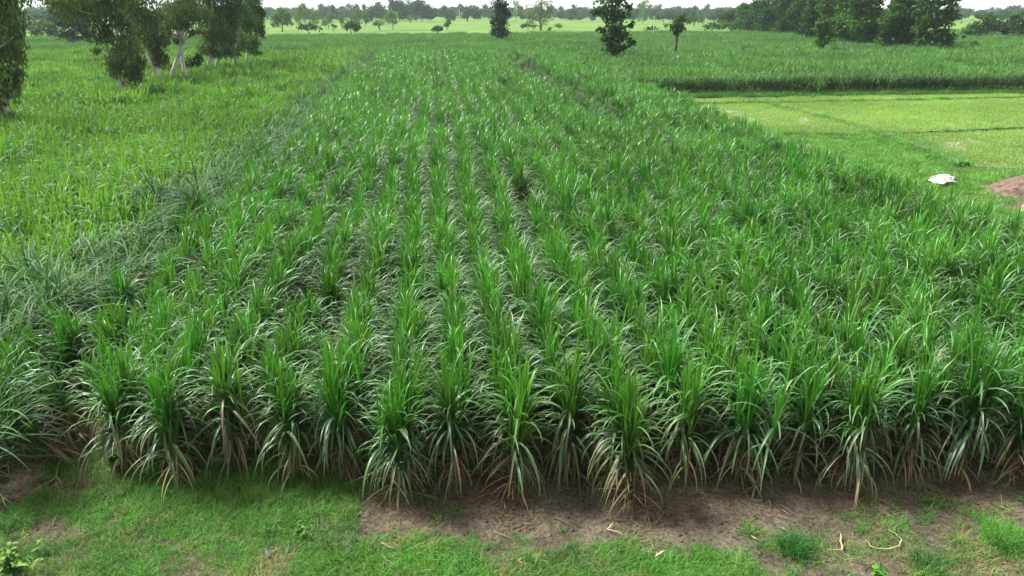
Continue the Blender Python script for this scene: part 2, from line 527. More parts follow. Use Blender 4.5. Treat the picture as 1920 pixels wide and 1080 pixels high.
rest = np.array([c[:4] for c in clumps if id(c) not in single_set])
for nm, lo, hi, kinds, lab in (("sugarcane_crop", 0, 26, near_kinds, "upright green sugarcane filling the field just behind the nearer clumps"),
                               ("sugarcane_crop", 26, 101, mid_kinds, "green sugarcane rows running away to the far end of the field")):
    q = rest[(rest[:, 1] >= lo) & (rest[:, 1] < hi)]
    n = len(q)
    rot = np.stack([rng.normal(0, 0.05, n), rng.normal(0, 0.06, n), q[:, 2]], -1)
    scatter(nm, kinds, np.stack([q[:, 0], q[:, 1], np.zeros(n)], -1), rot, q[:, 3], lab, "sugarcane")

# fallen cane along the left border and the strip near the far end
fallen = []
y = 9.6
while y < 108:
    st = 0.62 if y < 60 else 0.9
    xe = float(left_edge(y)) - 0.3
    w = np.interp(y, [9, 14, 30, 70, 110], [2.6, 2.4, 2.0, 1.5, 1.1])
    for s in np.arange(0, w, 0.62):
        if rng.random() < (0.85 if y < 26 else .8) and float(vnoise(s * .9 + 3, y * .8, 66)) > .2:
            big = float(vnoise(s * 0.8 + 5, y * 0.45, 21))
            fallen.append((xe - s + rng.normal(0, 0.18), y + rng.normal(0, 0.2), (big * 9.0 - 3.6) + rng.normal(0, 0.35), rng.uniform(0.9, 1.35)))
    y += st
for y in np.arange(37, 104, 0.8):
    for s in (0, 0.7):
        if rng.random() < 0.5:
            fallen.append((8.8 + s + rng.normal(0, 0.15) + 0.3 * math.sin(y * 0.3), y + rng.normal(0, 0.2), rng.normal(-0.4, 0.6), rng.uniform(0.9, 1.2)))
fallen.sort(key=lambda c: (c[0] ** 2 + c[1] ** 2))
vis = [c for c in fallen if in_frame((c[0], c[1], 0.8))]
near_f = vis[:26]
nf = set(id(c) for c in near_f)
m_, cnt = {}, 0
for j, c in enumerate(sorted(near_f, key=lambda c: project((c[0], c[1], 0.8))[1], reverse=True)):
    o = link("fallen_sugarcane_clump", lodged_near[j % len(lodged_near)], None, (c[0], c[1], 0)); o.rotation_euler = (0, 0, c[2]); o.scale = (c[3],) * 3
    tag(o, "fallen sugarcane clump combed flat at the left border, " + ("lowest of them all" if j == 0 else ORD[j] + " counted up from the bottom grass"), "sugarcane", "fallen sugarcane on the left border")
q = np.array([c for c in fallen if id(c) not in nf])
for lo, hi, kinds, lab in ((0, 30, lodged_near, "band of flattened grey-green sugarcane along the left border of the field"), (30, 120, lodged_mid, "dark strips of flattened sugarcane at the far left border and far right boundary")):
    s = q[(q[:, 1] >= lo) & (q[:, 1] < hi)]; n = len(s)
    scatter("fallen_sugarcane", kinds, np.stack([s[:, 0], s[:, 1], np.zeros(n)], -1), np.stack([rng.normal(0, 0.08, n), rng.normal(0, 0.08, n), s[:, 2]], -1), s[:, 3], lab, "fallen sugarcane")


# ------------------------------------------------------------------ neighbouring fields
def grid_points(x0, x1, y0, y1, st, keep):
    X, Y = np.meshgrid(np.arange(x0, x1, st), np.arange(y0, y1, st))
    X = X.ravel() + rng.normal(0, st * 0.25, X.size); Y = Y.ravel() + rng.normal(0, st * 0.25, Y.size)
    m = keep(X, Y) & (np.abs(X - Y * math.tan(YAW)) < 0.80 * Y + 9)
    return X[m], Y[m]


def lay(name, kinds, xy, label, cat, s0=0.88, s1=1.15, along=False):
    X, Y = xy; n = len(X)
    scatter(name, kinds, np.stack([X, Y, np.zeros(n)], -1), spin(n, 0.09) * ([1, 1, 0.03 if along else 1]), U(s0 - .08, s1 + .05, n) * (0.78 + 0.42 * fbm(X * 0.45, Y * 0.3, 4, 3)), label, cat)


def band(y): return left_edge(y) - np.interp(y, [9, 14, 30, 70, 110], [2.6, 2.4, 2.0, 1.5, 1.1])


lay("young_sugarcane_crop", young_near, grid_points(-45, -5, 11.5, 46, 0.95, lambda X, Y: (X < band(Y) - 0.45)), "bright yellow-green young sugarcane covering the field left of the fallen band", "sugarcane field", along=True)
lay("young_sugarcane_crop", young_mid, grid_points(-140, -5, 46, 112, 1.9, lambda X, Y: X < band(Y) - 0.6), "yellow-green young sugarcane around and behind the left eucalyptus trees", "sugarcane field", along=True)


def far_end(X): return 196 + 12 * np.sin(X * 0.02)


ditch_a, ditch_b = on_plane(1795, 88, 0.8), on_plane(1935, 101, 0.8)
def off_ditch(X, Y):
    d = ditch_b - ditch_a; L = np.hypot(d[0], d[1])
    u = ((X - ditch_a[0]) * d[0] + (Y - ditch_a[1]) * d[1]) / L
    v = ((X - ditch_a[0]) * -d[1] + (Y - ditch_a[1]) * d[0]) / L
    return ~((u > -8) & (np.abs(v) < 2.4))


lay("far_sugarcane_crop", far_kinds, grid_points(-170, 12, 99, 210, 2.1, lambda X, Y: (Y < far_end(X)) & ((X < -9) | (Y > 99)) & ~((X < -7) & (Y < 112))), "darker green sugarcane beyond the far end of the rows", "sugarcane field")
lay("far_sugarcane_crop", far_kinds, grid_points(11, 220, 62, 215, 2.0, lambda X, Y: ((X > 16) | (Y > 99)) & (Y < far_end(X) + 40 * (X > 95)) & off_ditch(X, Y)), "even green sugarcane behind the paddy, reaching the dense grove", "sugarcane field")
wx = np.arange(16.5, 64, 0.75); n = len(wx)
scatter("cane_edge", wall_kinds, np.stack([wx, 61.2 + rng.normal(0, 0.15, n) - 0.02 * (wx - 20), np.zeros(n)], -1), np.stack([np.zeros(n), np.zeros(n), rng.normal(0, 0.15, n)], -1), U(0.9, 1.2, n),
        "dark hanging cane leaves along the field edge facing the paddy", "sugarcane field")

# ------------------------------------------------------------------ ground
anchors = [  # photo pixel, grass density, dryness
    (40, 860, .35, .6), (10, 930, .1, .6), (60, 960, .75, .2), (130, 900, .55, .5), (20, 1010, .15, .5), (60, 1060, .7, .2), (110, 1010, .3, .5), (200, 950, .85, .1), (260, 890, .95, 0), (150, 1060, .8, .4), (250, 1010, .75, .3), (300, 1030, .45, .4),
    (350, 940, .95, 0), (330, 990, .85, .1), (420, 1040, .8, .2), (400, 1075, .45, .9), (470, 900, 1, 0), (480, 1000, 1, 0), (560, 970, .9, .1), (560, 900, 1, 0), (630, 930, 1, 0), (500, 1070, .5, .9), (600, 1050, .9, .1), (620, 970, .6, .2), (650, 1010, .6, 0), (640, 960, .9, 0), (690, 900, .6, 0), (690, 1065, .95, .2),
    (700, 945, .02, 0), (690, 985, 0, 0), (760, 980, 0, 0), (850, 1000, 0, 0), (760, 1020, .3, .2), (760, 1060, 1, .2), (850, 1060, 1, .2), (850, 1030, .6, .2), (930, 1000, 0, 0), (960, 1035, .2, .2), (980, 1070, .9, .4), (930, 960, 0, 0), (1000, 900, .05, 0), (1050, 950, 0, 0), (1040, 1020, .1, .2), (1070, 1060, .9, .4),
    (1100, 1000, 0, 0), (1200, 985, 0, 0), (1300, 990, 0, 0), (1360, 975, 0, 0), (1450, 970, 0, 0), (1260, 1005, .05, .2), (1530, 980, .05, .3), (1150, 1000, .05, .5), (1180, 1040, .9, .4), (1250, 960, 0, 0), (1230, 1020, .2, .6), (1270, 1060, 1, .1), (1330, 1050, 1, 0), (1400, 1070, .9, 0), (1350, 1010, .1, .2), (1400, 950, 0, 0), (1430, 1010, .5, .4), (1500, 1020, .45, .3), (1440, 1050, .15, .4), (1540, 1060, .15, .8), (1560, 1000, .28, .95), (1640, 1010, .5, .95), (1500, 960, .02, 0), (1590, 950, .05, 0),
    (1650, 960, .12, 0), (1640, 1050, .2, .6), (1720, 950, .15, .1), (1700, 1000, .28, .6), (1760, 1010, .2, .3), (1720, 1060, .45, .8), (1800, 990, .12, .3), (1800, 1030, .7, .3), (1880, 960, .12, .3), (1890, 1020, .9, .2), (1880, 1065, .7, .7), (1840, 1070, .5, .8), (1850, 930, .0, .1), (1760, 910, .05, 0), (1900, 910, .1, 0)]
AN = np.array([[*on_plane(a, b)[:2], c, d] for a, b, c, d in anchors])


def ground_cover(X, Y):
    sh = np.shape(X); X = np.ravel(X); Y = np.ravel(Y)
    d2 = (X[:, None] - AN[None, :, 0]) ** 2 + (Y[:, None] - AN[None, :, 1]) ** 2 + 0.012
    w = d2 ** -2.0
    w /= w.sum(1, keepdims=True)
    return (w @ AN[:, 2]).reshape(sh), (w @ AN[:, 3]).reshape(sh)


def front_line(x): return np.interp(x, [row_front[i][0] for i in sorted(row_front)], [row_front[i][1] for i in sorted(row_front)])


def ground_z(X, Y):
    X = np.asarray(X, float); Y = np.asarray(Y, float)
    near = np.clip((16 - Y) / 3, 0, 1) * np.clip((Y - 3) / 1, 0, 1) * np.clip((14 - np.abs(X)) / 2, 0, 1)
    z = 0.05 * (fbm(X * 0.9, Y * 0.9, 5) - 0.5) + 0.055 * (fbm(X * 5, Y * 5, 6, 4) - 0.5)
    ph = (X - ROW0) / ROWS; dx = (ph - np.round(ph)) * ROWS
    into = np.clip((Y - front_line(X) + 0.22) / 0.25, 0, 1)
    z = z + 0.10 * np.exp(-(dx / 0.2) ** 2) * into * ((X > -6) & (X < 15.8))
    return z * near


def axis(lo, hi, st, far):
    a = list(np.arange(lo, hi + 1e-6, st)); d = st; v = hi; up = []
    while v < far: d *= 1.35; v += d; up.append(v)
    d = st; v = lo; dn = []
    while v > -far: d *= 1.35; v -= d; dn.append(v)
    return np.array(dn[::-1] + a + up)


gx, gy = axis(-9.5, 11.5, 0.045, 3500), axis(5.6, 11.5, 0.045, 3500)
GX, GY = np.meshgrid(gx, gy)
GZ = ground_z(GX, GY)
nx, ny = len(gx), len(gy)
V = np.stack([GX.ravel(), GY.ravel(), GZ.ravel()], -1)
ii = (np.arange(ny - 1)[:, None] * nx + np.arange(nx - 1)[None, :]).ravel()
Fg = np.stack([ii, ii + 1, ii + nx + 1, ii + nx], -1)
cov, dr = np.zeros(V.shape[0]), np.zeros(V.shape[0])
nearm = (np.abs(V[:, 0]) < 16) & (V[:, 1] > 4) & (V[:, 1] < 14)
cov[nearm], dr[nearm] = ground_cover(V[nearm, 0], V[nearm, 1])
far_flat = V[:, 1] > 130
colg = np.zeros((len(V), 3)); colg[:, 0] = cov; colg[:, 1] = dr; colg[:, 2] = far_flat

M_soil, nt, out = new_mat("soil")
N = nt.nodes.new; Lk = nt.links.new
at = N("ShaderNodeAttribute"); at.attribute_name = "Col"; sp = N("ShaderNodeSeparateColor"); Lk(at.outputs["Color"], sp.inputs[0])
geo = N("ShaderNodeNewGeometry")
def noise(sc, det=5, rough=0.6):
    q = N("ShaderNodeTexNoise"); q.inputs["Scale"].default_value = sc; q.inputs["Detail"].default_value = det; q.inputs["Roughness"].default_value = rough
    Lk(geo.outputs["Position"], q.inputs["Vector"]); return q.outputs["Fac"]
def ramp(src, stops):
    q = N("ShaderNodeValToRGB"); e = q.color_ramp.elements
    while len(e) < len(stops): e.new(0.5)
    for k, (p, c) in enumerate(stops): e[k].position = p; e[k].color = (*c, 1)
    Lk(src, q.inputs[0]); return q.outputs[0]
def mix(f, a, b, mode='MIX'):
    q = N("ShaderNodeMix"); q.data_type = 'RGBA'; q.blend_type = mode
    if isinstance(f, float): q.inputs[0].default_value = f
    else: Lk(f, q.inputs[0])
    for s, v in ((6, a), (7, b)):
        if isinstance(v, tuple): q.inputs[s].default_value = (*v, 1)
        else: Lk(v, q.inputs[s])
    return q.outputs[2]
soil = ramp(noise(1.7, 8, 0.65), [(0.34, (0.082, 0.068, 0.053)), (0.48, (0.122, 0.101, 0.076)), (0.60, (0.172, 0.144, 0.109)), (0.75, (0.235, 0.20, 0.155))])
fine = ramp(noise(14, 6, 0.7), [(0.35, (0.42, 0.42, 0.42)), (0.62, (1.3, 1.27, 1.22))])
soil = mix(1.0, soil, fine, 'MULTIPLY')
red = ramp(noise(0.9, 3), [(0.5, (0, 0, 0)), (0.66, (1, 1, 1))])
soil = mix(red, soil, mix(1.0, soil, (1.06, 1.0, 0.88), 'MULTIPLY'))
turf = ramp(noise(6, 6, 0.7), [(0.3, (0.035, 0.05, 0.018)), (0.55, (0.075, 0.095, 0.03)), (0.75, (0.16, 0.14, 0.07))])
mm = N("ShaderNodeMath"); mm.operation = 'MULTIPLY'; mm.inputs[1].default_value = 0.7; Lk(sp.outputs[0], mm.inputs[0])
soil = mix(mm.outputs[0], soil, turf)
farc = ramp(noise(0.03, 6, 0.6), [(0.35, (0.070, 0.140, 0.024)), (0.5, (0.100, 0.190, 0.030)), (0.65, (0.135, 0.220, 0.040))])
soil = mix(sp.outputs[2], soil, farc)
p = N("ShaderNodeBsdfPrincipled"); p.inputs["Roughness"].default_value = 0.95; p.inputs["Specular IOR Level"].default_value = 0.15
Lk(soil, p.inputs["Base Color"])
bp = N("ShaderNodeBump"); bp.inputs["Strength"].default_value = 1.0; bp.inputs["Distance"].default_value = 0.04; Lk(noise(22, 8, 0.75), bp.inputs["Height"]); Lk(bp.outputs[0], p.inputs["Normal"])
Lk(p.outputs[0], out.inputs[0])
g = link("ground", mesh_data("ground", V, Fg, M_soil, colg, True)); tag(g, "brown field soil and far green land reaching the horizon", "ground", None, "structure")

# grass in front
def tuft(name, n, h, w, c0, c1, mat, spread=0.05, lay_=0.5):
    a = Acc()
    base = np.stack([rng.normal(0, spread, n), rng.normal(0, spread, n), np.full(n, -0.01)], -1)
    V, F, c = blades(base, U(0, 6.283, n), U(0.45, 1.45, n) * (1 - 0.2 * lay_), U(0.2, 1.4, n), U(1, 2, n), h * U(0.5, 1.3, n), w * U(0.7, 1.3, n), jit(c0, n), jit(c1, n), 3, False)
    a.add(V, F, c); return a.build(name, mat)


G1 = np.array([0.078, 0.245, 0.030]); G2 = np.array([0.15, 0.315, 0.045]); G3 = np.array([0.05, 0.15, 0.03]); DG = np.array([0.26, 0.22, 0.11])
grass_kinds = [tuft("grass_blades", 22, 0.13, 0.008, G3, G1, M_grass) for k in range(4)] + [tuft("grass_blades", 22, 0.12, 0.008, G1, G2, M_grass) for k in range(4)] + [tuft("grass_blades", 20, 0.18, 0.008, G1, G2, M_grass) for k in range(2)]
dry_kinds = [tuft("dry_grass_blades", 22, 0.14, 0.007, DG * 0.8, DG * 1.1, M_dry, 0.06, 1.5) for k in range(3)] + [tuft("dry_grass_blades", 18, 0.12, 0.007, DG * 0.6 + G2 * 0.3, DG, M_dry, 0.06, 1.2) for k in range(3)]


def cover_points(n):
    X = U(-10.5, 12, n); Y = U(5.2, 11.2, n)
    m = np.array([in_frame((a, b, 0.05), 260) for a, b in zip(X, Y)]); X, Y = X[m], Y[m]
    c, d = ground_cover(X, Y)
    return X, Y, c, d


X, Y, c, d = cover_points(54000)
nz = fbm(X * 2.2, Y * 2.2, 40, 4)
keep = (c * 1.2 + (nz - 0.5) * 1.7 * np.clip(c * 3, 0.05, 1) > U(0.12, 0.95, len(X))) & (Y < front_line(X) + 0.9)
isdry = (d + (fbm(X * 1.7, Y * 1.7, 50) - 0.5) * 1.2) > U(0.25, 1.1, len(X))
for nm, sel, kinds, lab in (("grass", keep & ~isdry, grass_kinds, "short green grass growing over the verge in front of the cane"), ("dry_grass", keep & isdry, dry_kinds, "straw-coloured dry grass lying in patches over the front verge")):
    x, y = X[sel], Y[sel]; n = len(x)
    scatter(nm, kinds, np.stack([x, y, ground_z(x, y)], -1), spin(n, 0.2), U(0.55, 1.25, n) * (0.6 + 0.8 * fbm(x * 1.3, y * 1.3, 61)), lab, "grass")

# straw litter on the soil under the first plants and on the bare strip
n = 1700
X = U(-7.5, 11, n); Y = front_line(X) + rng.normal(0.05, 0.55, n)
lit = []
for k in range(5):
    m = 5; a = Acc()
    base = np.stack([rng.normal(0, 0.08, m), rng.normal(0, 0.08, m), U(0.004, 0.03, m)], -1)
    g = U(0, 1, m)[:, None]
    V, F, cc = blades(base, U(0, 6.283, m), U(-0.02, 0.2, m), U(0.0, 0.3, m), U(1, 2, m), U(0.08, 0.42, m), U(0.008, 0.02, m), jit(STRAW * 0.65, m) * g + jit(BROWN * .8, m) * (1 - g), jit(STRAW * .7, m), 3, False)
    a.add(V, F, cc); lit.append(a.build("straw_litter", M_dry))
scatter("straw_litter", lit, np.stack([X, Y, ground_z(X, Y) + 0.004], -1), spin(n, 0.05), U(0.5, 1.1, n), "scraps of dead cane leaf scattered at the foot of the front clumps", "litter")

# soil crumbs
lump = []
for k in range(4):
    bmv = rng.normal(0, 1, (12, 3)); 
    ph = (1 + 5 ** .5) / 2
    iv = np.array([[-1, ph, 0], [1, ph, 0], [-1, -ph, 0], [1, -ph, 0], [0, -1, ph], [0, 1, ph], [0, -1, -ph], [0, 1, -ph], [ph, 0, -1], [ph, 0, 1], [-ph, 0, -1], [-ph, 0, 1]]) / 1.9 * U(0.65, 1.2, (12, 1)) * np.array([1, 1, 0.6])
    fi = [[0, 11, 5], [0, 5, 1], [0, 1, 7], [0, 7, 10], [0, 10, 11], [1, 5, 9], [5, 11, 4], [11, 10, 2], [10, 7, 6], [7, 1, 8], [3, 9, 4], [3, 4, 2], [3, 2, 6], [3, 6, 8], [3, 8, 9], [4, 9, 5], [2, 4, 11], [6, 2, 10], [8, 6, 7], [9, 8, 1]]
    lump.append(mesh_data("soil_crumb", iv * 0.02, fi, M_soil, np.zeros((12, 3))))
X, Y, c, d = cover_points(16000)
s = c + (fbm(X * 2.5, Y * 2.5, 77) - 0.5) < U(-0.1, 0.5, len(X)); X, Y = X[s], Y[s]; n = len(X)
scatter("soil_crumbs", lump, np.stack([X, Y, ground_z(X, Y)], -1), spin(n, 1), U(0.2, 1.0, n) ** 2 * 1.8 + 0.2, "brown soil crumbs on the bare strip before the cane", "soil")

# ------------------------------------------------------------------ paddy and its banks
def sheet(name, poly, z, mat, label, cat, kind="structure"):
    poly = [np.array([p[0], p[1], z]) for p in poly]
    me = bpy.data.meshes.new(name); me.from_pydata([tuple(p) for p in poly], [], [tuple(range(len(poly)))]); me.materials.append(mat)
    return tag(link(name, me), label, cat, None, kind)


def inside(X, Y, poly):
    r = np.zeros(np.shape(X), bool); j = len(poly) - 1
    for i in range(len(poly)):
        xi, yi = poly[i][:2]; xj, yj = poly[j][:2]
        with np.errstate(divide='ignore', invalid='ignore'):
            r ^= ((yi > Y) != (yj > Y)) & (X < (xj - xi) * (Y - yi) / (yj - yi) + xi)
        j = i
    return r


paddy_poly = [on_plane(*p) for p in ((1265, 188), (1950, 175), (2150, 172), (2150, 318), (1925, 318), (1800, 312), (1650, 253), (1480, 256), (1330, 242), (1220, 190))]
M_water, nt, out = new_mat("paddy_water"); N = nt.nodes.new; Lk = nt.links.new
p = N("ShaderNodeBsdfPrincipled"); p.inputs["Base Color"].default_value = (0.15, 0.16, 0.07, 1); p.inputs["Roughness"].default_value = 0.12; p.inputs["IOR"].default_value = 1.33
no = N("ShaderNodeTexNoise"); no.inputs["Scale"].default_value = 6; bm_ = N("ShaderNodeBump"); bm_.inputs["Strength"].default_value = 0.05; Lk(no.outputs["Fac"], bm_.inputs["Height"]); Lk(bm_.outputs[0], p.inputs["Normal"]); Lk(p.outputs[0], out.inputs[0])
sheet("paddy_water", paddy_poly, 0.03, M_water, "shallow water standing between the bright paddy seedlings", "paddy water")
PC = np.array([0.215, 0.355, 0.082])
pk = []
for k in range(5):
    a = Acc()
    hx, hy = np.meshgrid(np.arange(-0.6, 0.61, 0.17), np.arange(-0.6, 0.61, 0.17)); hx = hx.ravel() + rng.normal(0, 0.03, hx.size); hy = hy.ravel() + rng.normal(0, 0.03, hy.size)
    n = len(hx) * 6; ix = np.repeat(np.arange(len(hx)), 6)
    V, F, c = blades(np.stack([hx[ix] + rng.normal(0, .02, n), hy[ix] + rng.normal(0, .02, n), np.zeros(n)], -1), U(0, 6.283, n), U(1.0, 1.5, n), U(0.2, 1.3, n), U(1.2, 2.5, n), U(0.10, 0.20, n), U(0.018, 0.03, n), jit(PC, n, .12), jit(PC * 1.1, n, .12), 2, False)
    a.add(V, F, c); pk.append(a.build("paddy_seedlings", M_paddy))
X, Y = np.meshgrid(np.arange(15, 66, 1.0), np.arange(26, 62, 1.0)); X = X.ravel() + rng.normal(0, .2, X.size); Y = Y.ravel() + rng.normal(0, .2, Y.size)
wet = 0.6 * fbm(X * 0.13, Y * 0.22, 91, 3) + 0.4 * vnoise(X * 0.6, Y * 1.6, 93)
m = inside(X, Y, paddy_poly) & (wet < 0.695) ; X, Y, wet = X[m], Y[m], wet[m]; n = len(X)
scatter("paddy_seedlings", pk, np.stack([X, Y, np.full(n, 0.03)], -1), spin(n, 0.02), U(0.85, 1.15, n) * np.clip(1.55 - wet * 1.1, 0.7, 1.2), "bright yellow-green paddy seedlings standing in shallow water", "paddy")

bank_kinds = [tuft("bank_grass_blades", 60, 0.34, 0.022, G3, G1, M_grass, 0.22) for k in range(3)] + [tuft("bank_grass_blades", 60, 0.28, 0.022, G1, G2, M_grass, 0.22) for k in range(4)]
low_kinds = [tuft("bank_grass_blades", 60, 0.20, 0.022, G1, G2 * 1.15, M_grass, 0.26) for k in range(4)]
bund_px = [("bund", ((1250, 199), (1420, 195), (1700, 190), (1950, 184)), .22), ("bund", ((1470, 254), (1600, 257), (1780, 250), (1960, 241)), .28), ("bund", ((1400, 188), (1480, 207), (1570, 230), (1650, 253)), .18),
           ("bund", ((1650, 253), (1700, 272), (1760, 295), (1805, 316)), .9)]
gx_, gy_ = [], []
M_bank = simple_mat("bank_earth", (0.07, 0.11, 0.035), 0.95)
blab = ["far thin bund line running along the paddy before the tall cane edge", "middle bund crossing the paddy with a line of dark grass", "slanting bund dividing the paddy into plots", "broad grassy bank between the paddy and the grass patch"]
for (nm, pts, w), lab in zip(bund_px, blab):
    W = [on_plane(*q) for q in pts]; V, F = [], []
    S = []
    for a, b in zip(W[:-1], W[1:]):
        for t in np.arange(0, 1, 0.04): S.append(a + (b - a) * t)
    S.append(W[-1]); S = np.array(S)
    T = np.gradient(S, axis=0); T /= np.linalg.norm(T, axis=1)[:, None]; Nn = np.stack([-T[:, 1], T[:, 0], 0 * T[:, 0]], -1)
    hh = (0.16 if w < .8 else .26) + 0.05 * rng.random(len(S))
    prof = [(-w / 2, -0.02), (-w / 4, 1), (w / 4, 1), (w / 2, -0.02)]
    for s_, (o, z) in enumerate(prof):
        q = S + Nn * (o + rng.normal(0, 0.04, len(S)))[:, None]; q[:, 2] = z * hh if z > 0 else z
        V.append(q)
    V = np.stack(V, 1).reshape(-1, 3); k = 4
    F = [[i * k + j, i * k + j + 1, (i + 1) * k + j + 1, (i + 1) * k + j] for i in range(len(S) - 1) for j in range(3)]
    tag(link("field_bund", mesh_data("field_bund", V, F, M_bank)), lab, "bund", None, "structure")
    L = np.linalg.norm(np.diff(S, axis=0), axis=1).sum(); n = int(L * (3.2 if w < .8 else 34))
    ix = rng.integers(0, len(S) - 1, n); q = S[ix] + (S[ix + 1] - S[ix]) * U(0, 1, n)[:, None] + Nn[ix] * rng.normal(0, w * 0.42, n)[:, None]
    gx_ += list(q[:, 0]); gy_ += list(q[:, 1])
n = len(gx_)
scatter("bund_grass", bank_kinds[2:5] + low_kinds[:2], np.stack([gx_, gy_, np.full(n, 0.18)], -1), spin(n, 0.2), U(0.5, 1.0, n), "dark green grass growing along the paddy bunds", "grass")
lawn = [on_plane(*q) for q in ((1400, 236), (1480, 252), (1650, 254), (1805, 317), (1990, 325), (1990, 500), (1880, 420), (1720, 345))]
lawn = [np.array([15.4, 60, 0]), np.array([16.6, 60, 0])] + lawn[1:6] + [np.array([24.5, 15, 0]), np.array([15.4, 15, 0])]
n = 15000; X = U(15.3, 32, n); Y = U(17, 60, n)
m = inside(X, Y, lawn) & (fbm(X * .5, Y * .5, 33) > 0.15)
for cx, cy, rr in ((24.4, 25.6, 1.9), (22.9, 22.8, 1.5)): m &= np.hypot(X - cx, (Y - cy) * 1.2) > rr
X, Y = X[m], Y[m]; n = len(X)
scatter("bank_grass", low_kinds + bank_kinds[3:5], np.stack([X, Y, np.zeros(n)], -1), spin(n, 0.2), U(0.6, 1.25, n) * (0.6 + 0.8 * fbm(X * .4, Y * .4, 12)), "patch of green grass between the cane edge and the paddy", "grass")
n = 3200; X = U(15.8, 64, n); Y = U(58.7, 61.4, n) + 0.004 * (62 - X)
scatter("bank_grass", bank_kinds[:3], np.stack([X, Y, np.zeros(n)], -1), spin(n, 0.2), U(0.9, 1.5, n), "dark grass strip at the foot of the tall cane edge", "grass")


# heaps and the white sheet beside the field
def heap(name, c, rx, ry, h, mat, lab, cat, seed, rough=0.25):
    n = 40; t = np.linspace(-1.15, 1.15, n); X, Y = np.meshgrid(t, t)
    r = np.hypot(X, Y) * (0.85 + 0.35 * fbm(X * 1.2 + 9, Y * 1.2 + 9, seed))
    Z = h * np.clip(1 - r ** 1.6, -0.12, 1) * (1 - rough + 2 * rough * fbm(X * 4 + 5, Y * 4 + 5, seed + 1)) + h * 0.35 * (fbm(X * 9, Y * 9, seed + 2) - .5) * (r < 1)
    V = np.stack([X.ravel() * rx, Y.ravel() * ry, Z.ravel()], -1); i = (np.arange(n - 1)[:, None] * n + np.arange(n - 1)).ravel()
    o = link(name, mesh_data(name, V, np.stack([i, i + 1, i + n + 1, i + n], -1), mat, np.zeros((n * n, 3)), True), None, (c[0], c[1], 0.01))
    return tag(o, lab, cat)


M_mound = bark_material("mound_soil", (0.065, 0.038, 0.026), (0.165, 0.105, 0.075), 6.0)
heap("soil_mound", (24.7, 25.4), 2.1, 1.6, 0.75, M_mound, "brown soil mound lying on grass at the right picture edge", "soil mound", 3)
sh = heap("straw_heap", (23.4, 22.7), 1.7, 1.2, 0.40, bark_material("straw", (0.16, 0.13, 0.05), (0.34, 0.28, 0.14), 7.0), "low heap of yellowish straw just below the brown soil mound", "straw heap", 8)
a = Acc(); n = 900
t = U(0, 6.283, n); r = np.sqrt(U(0, 1, n))
V, F, c = blades(np.stack([1.5 * r * np.cos(t), 1.05 * r * np.sin(t), 0.36 * (1 - r ** 1.6) + 0.02], -1), U(0, 6.283, n), U(-0.1, 0.6, n), U(0, 0.8, n), U(1, 2, n), U(0.2, 0.5, n), U(0.015, 0.03, n), jit(DG * 1.1, n), jit(DG * 1.2, n), 2, False)
a.add(V, F, c); tag(link("loose_straw", a.build("loose_straw", M_dry), sh), kind="stuff")

n = 36; t = np.linspace(-1, 1, n); X, Y = np.meshgrid(t, t)
Z = 0.18 * X + 0.10 * Y + 0.42 * np.clip(1 - 0.55 * np.abs(X) ** 2.2 - 0.75 * np.clip(-Y + .1, 0, 2) ** 1.5 - .1 * np.clip(Y, 0, 1), 0.03, 1) + 0.16 * (fbm(X * 2 + 3, Y * 2 + 3, 71) - .5) + 0.10 * (fbm(X * 6 + 3, Y * 4 + 3, 72) - .5) + 0.09 * np.abs(np.sin(X * 5.5 + Y * 2.2))
ex = 1 + 0.18 * np.sin(Y * 5 + 1); ey = 1 + 0.25 * np.sin(X * 6 + 2) * (Y < 0)
V = np.stack([(X * 0.52 * ex + 0.2 * Y).ravel(), (Y * 0.42 * ey).ravel(), (Z * .30 + 0.2).ravel()], -1); i = (np.arange(n - 1)[:, None] * n + np.arange(n - 1)).ravel()
M_sheet, nt, out = new_mat("white_sheet"); N = nt.nodes.new; Lk = nt.links.new
tc = N("ShaderNodeTexCoord"); mp = N("ShaderNodeMapping"); mp.inputs["Location"].default_value = (0.3, 0.42, -0.35); mp.inputs["Scale"].default_value = (3.6, 3.0, 1)
gr = N("ShaderNodeTexGradient"); gr.gradient_type = 'SPHERICAL'; Lk(tc.outputs["Object"], mp.inputs[0]); Lk(mp.outputs[0], gr.inputs[0])
no = N("ShaderNodeTexNoise"); no.inputs["Scale"].default_value = 7; Lk(tc.outputs["Object"], no.inputs["Vector"])
mt = N("ShaderNodeMath"); mt.operation = 'MULTIPLY'; Lk(gr.outputs["Fac"], mt.inputs[0]); Lk(no.outputs["Fac"], mt.inputs[1])
cr = N("ShaderNodeValToRGB"); cr.color_ramp.elements[0].color = (0.52, 0.52, 0.53, 1); cr.color_ramp.elements[0].position = .1; cr.color_ramp.elements[1].color = (0.75, 0.30, 0.28, 1); cr.color_ramp.elements[1].position = .4; Lk(mt.outputs[0], cr.inputs[0])
p = N("ShaderNodeBsdfPrincipled"); p.inputs["Roughness"].default_value = .6; Lk(cr.outputs[0], p.inputs["Base Color"]); Lk(p.outputs[0], out.inputs[0])
me = mesh_data("white_sheet", V, np.stack([i, i + 1, i + n + 1, i + n], -1), M_sheet, None, True)
tp = on_plane(1767, 332, 0.35)
o = tag(link("plastic_sheet", me, None, (tp[0], tp[1], 0)), "crumpled white plastic sheet with a faded red mark lying on brush", "plastic sheet")
md = o.modifiers.new("thick", 'SOLIDIFY'); md.thickness = 0.01
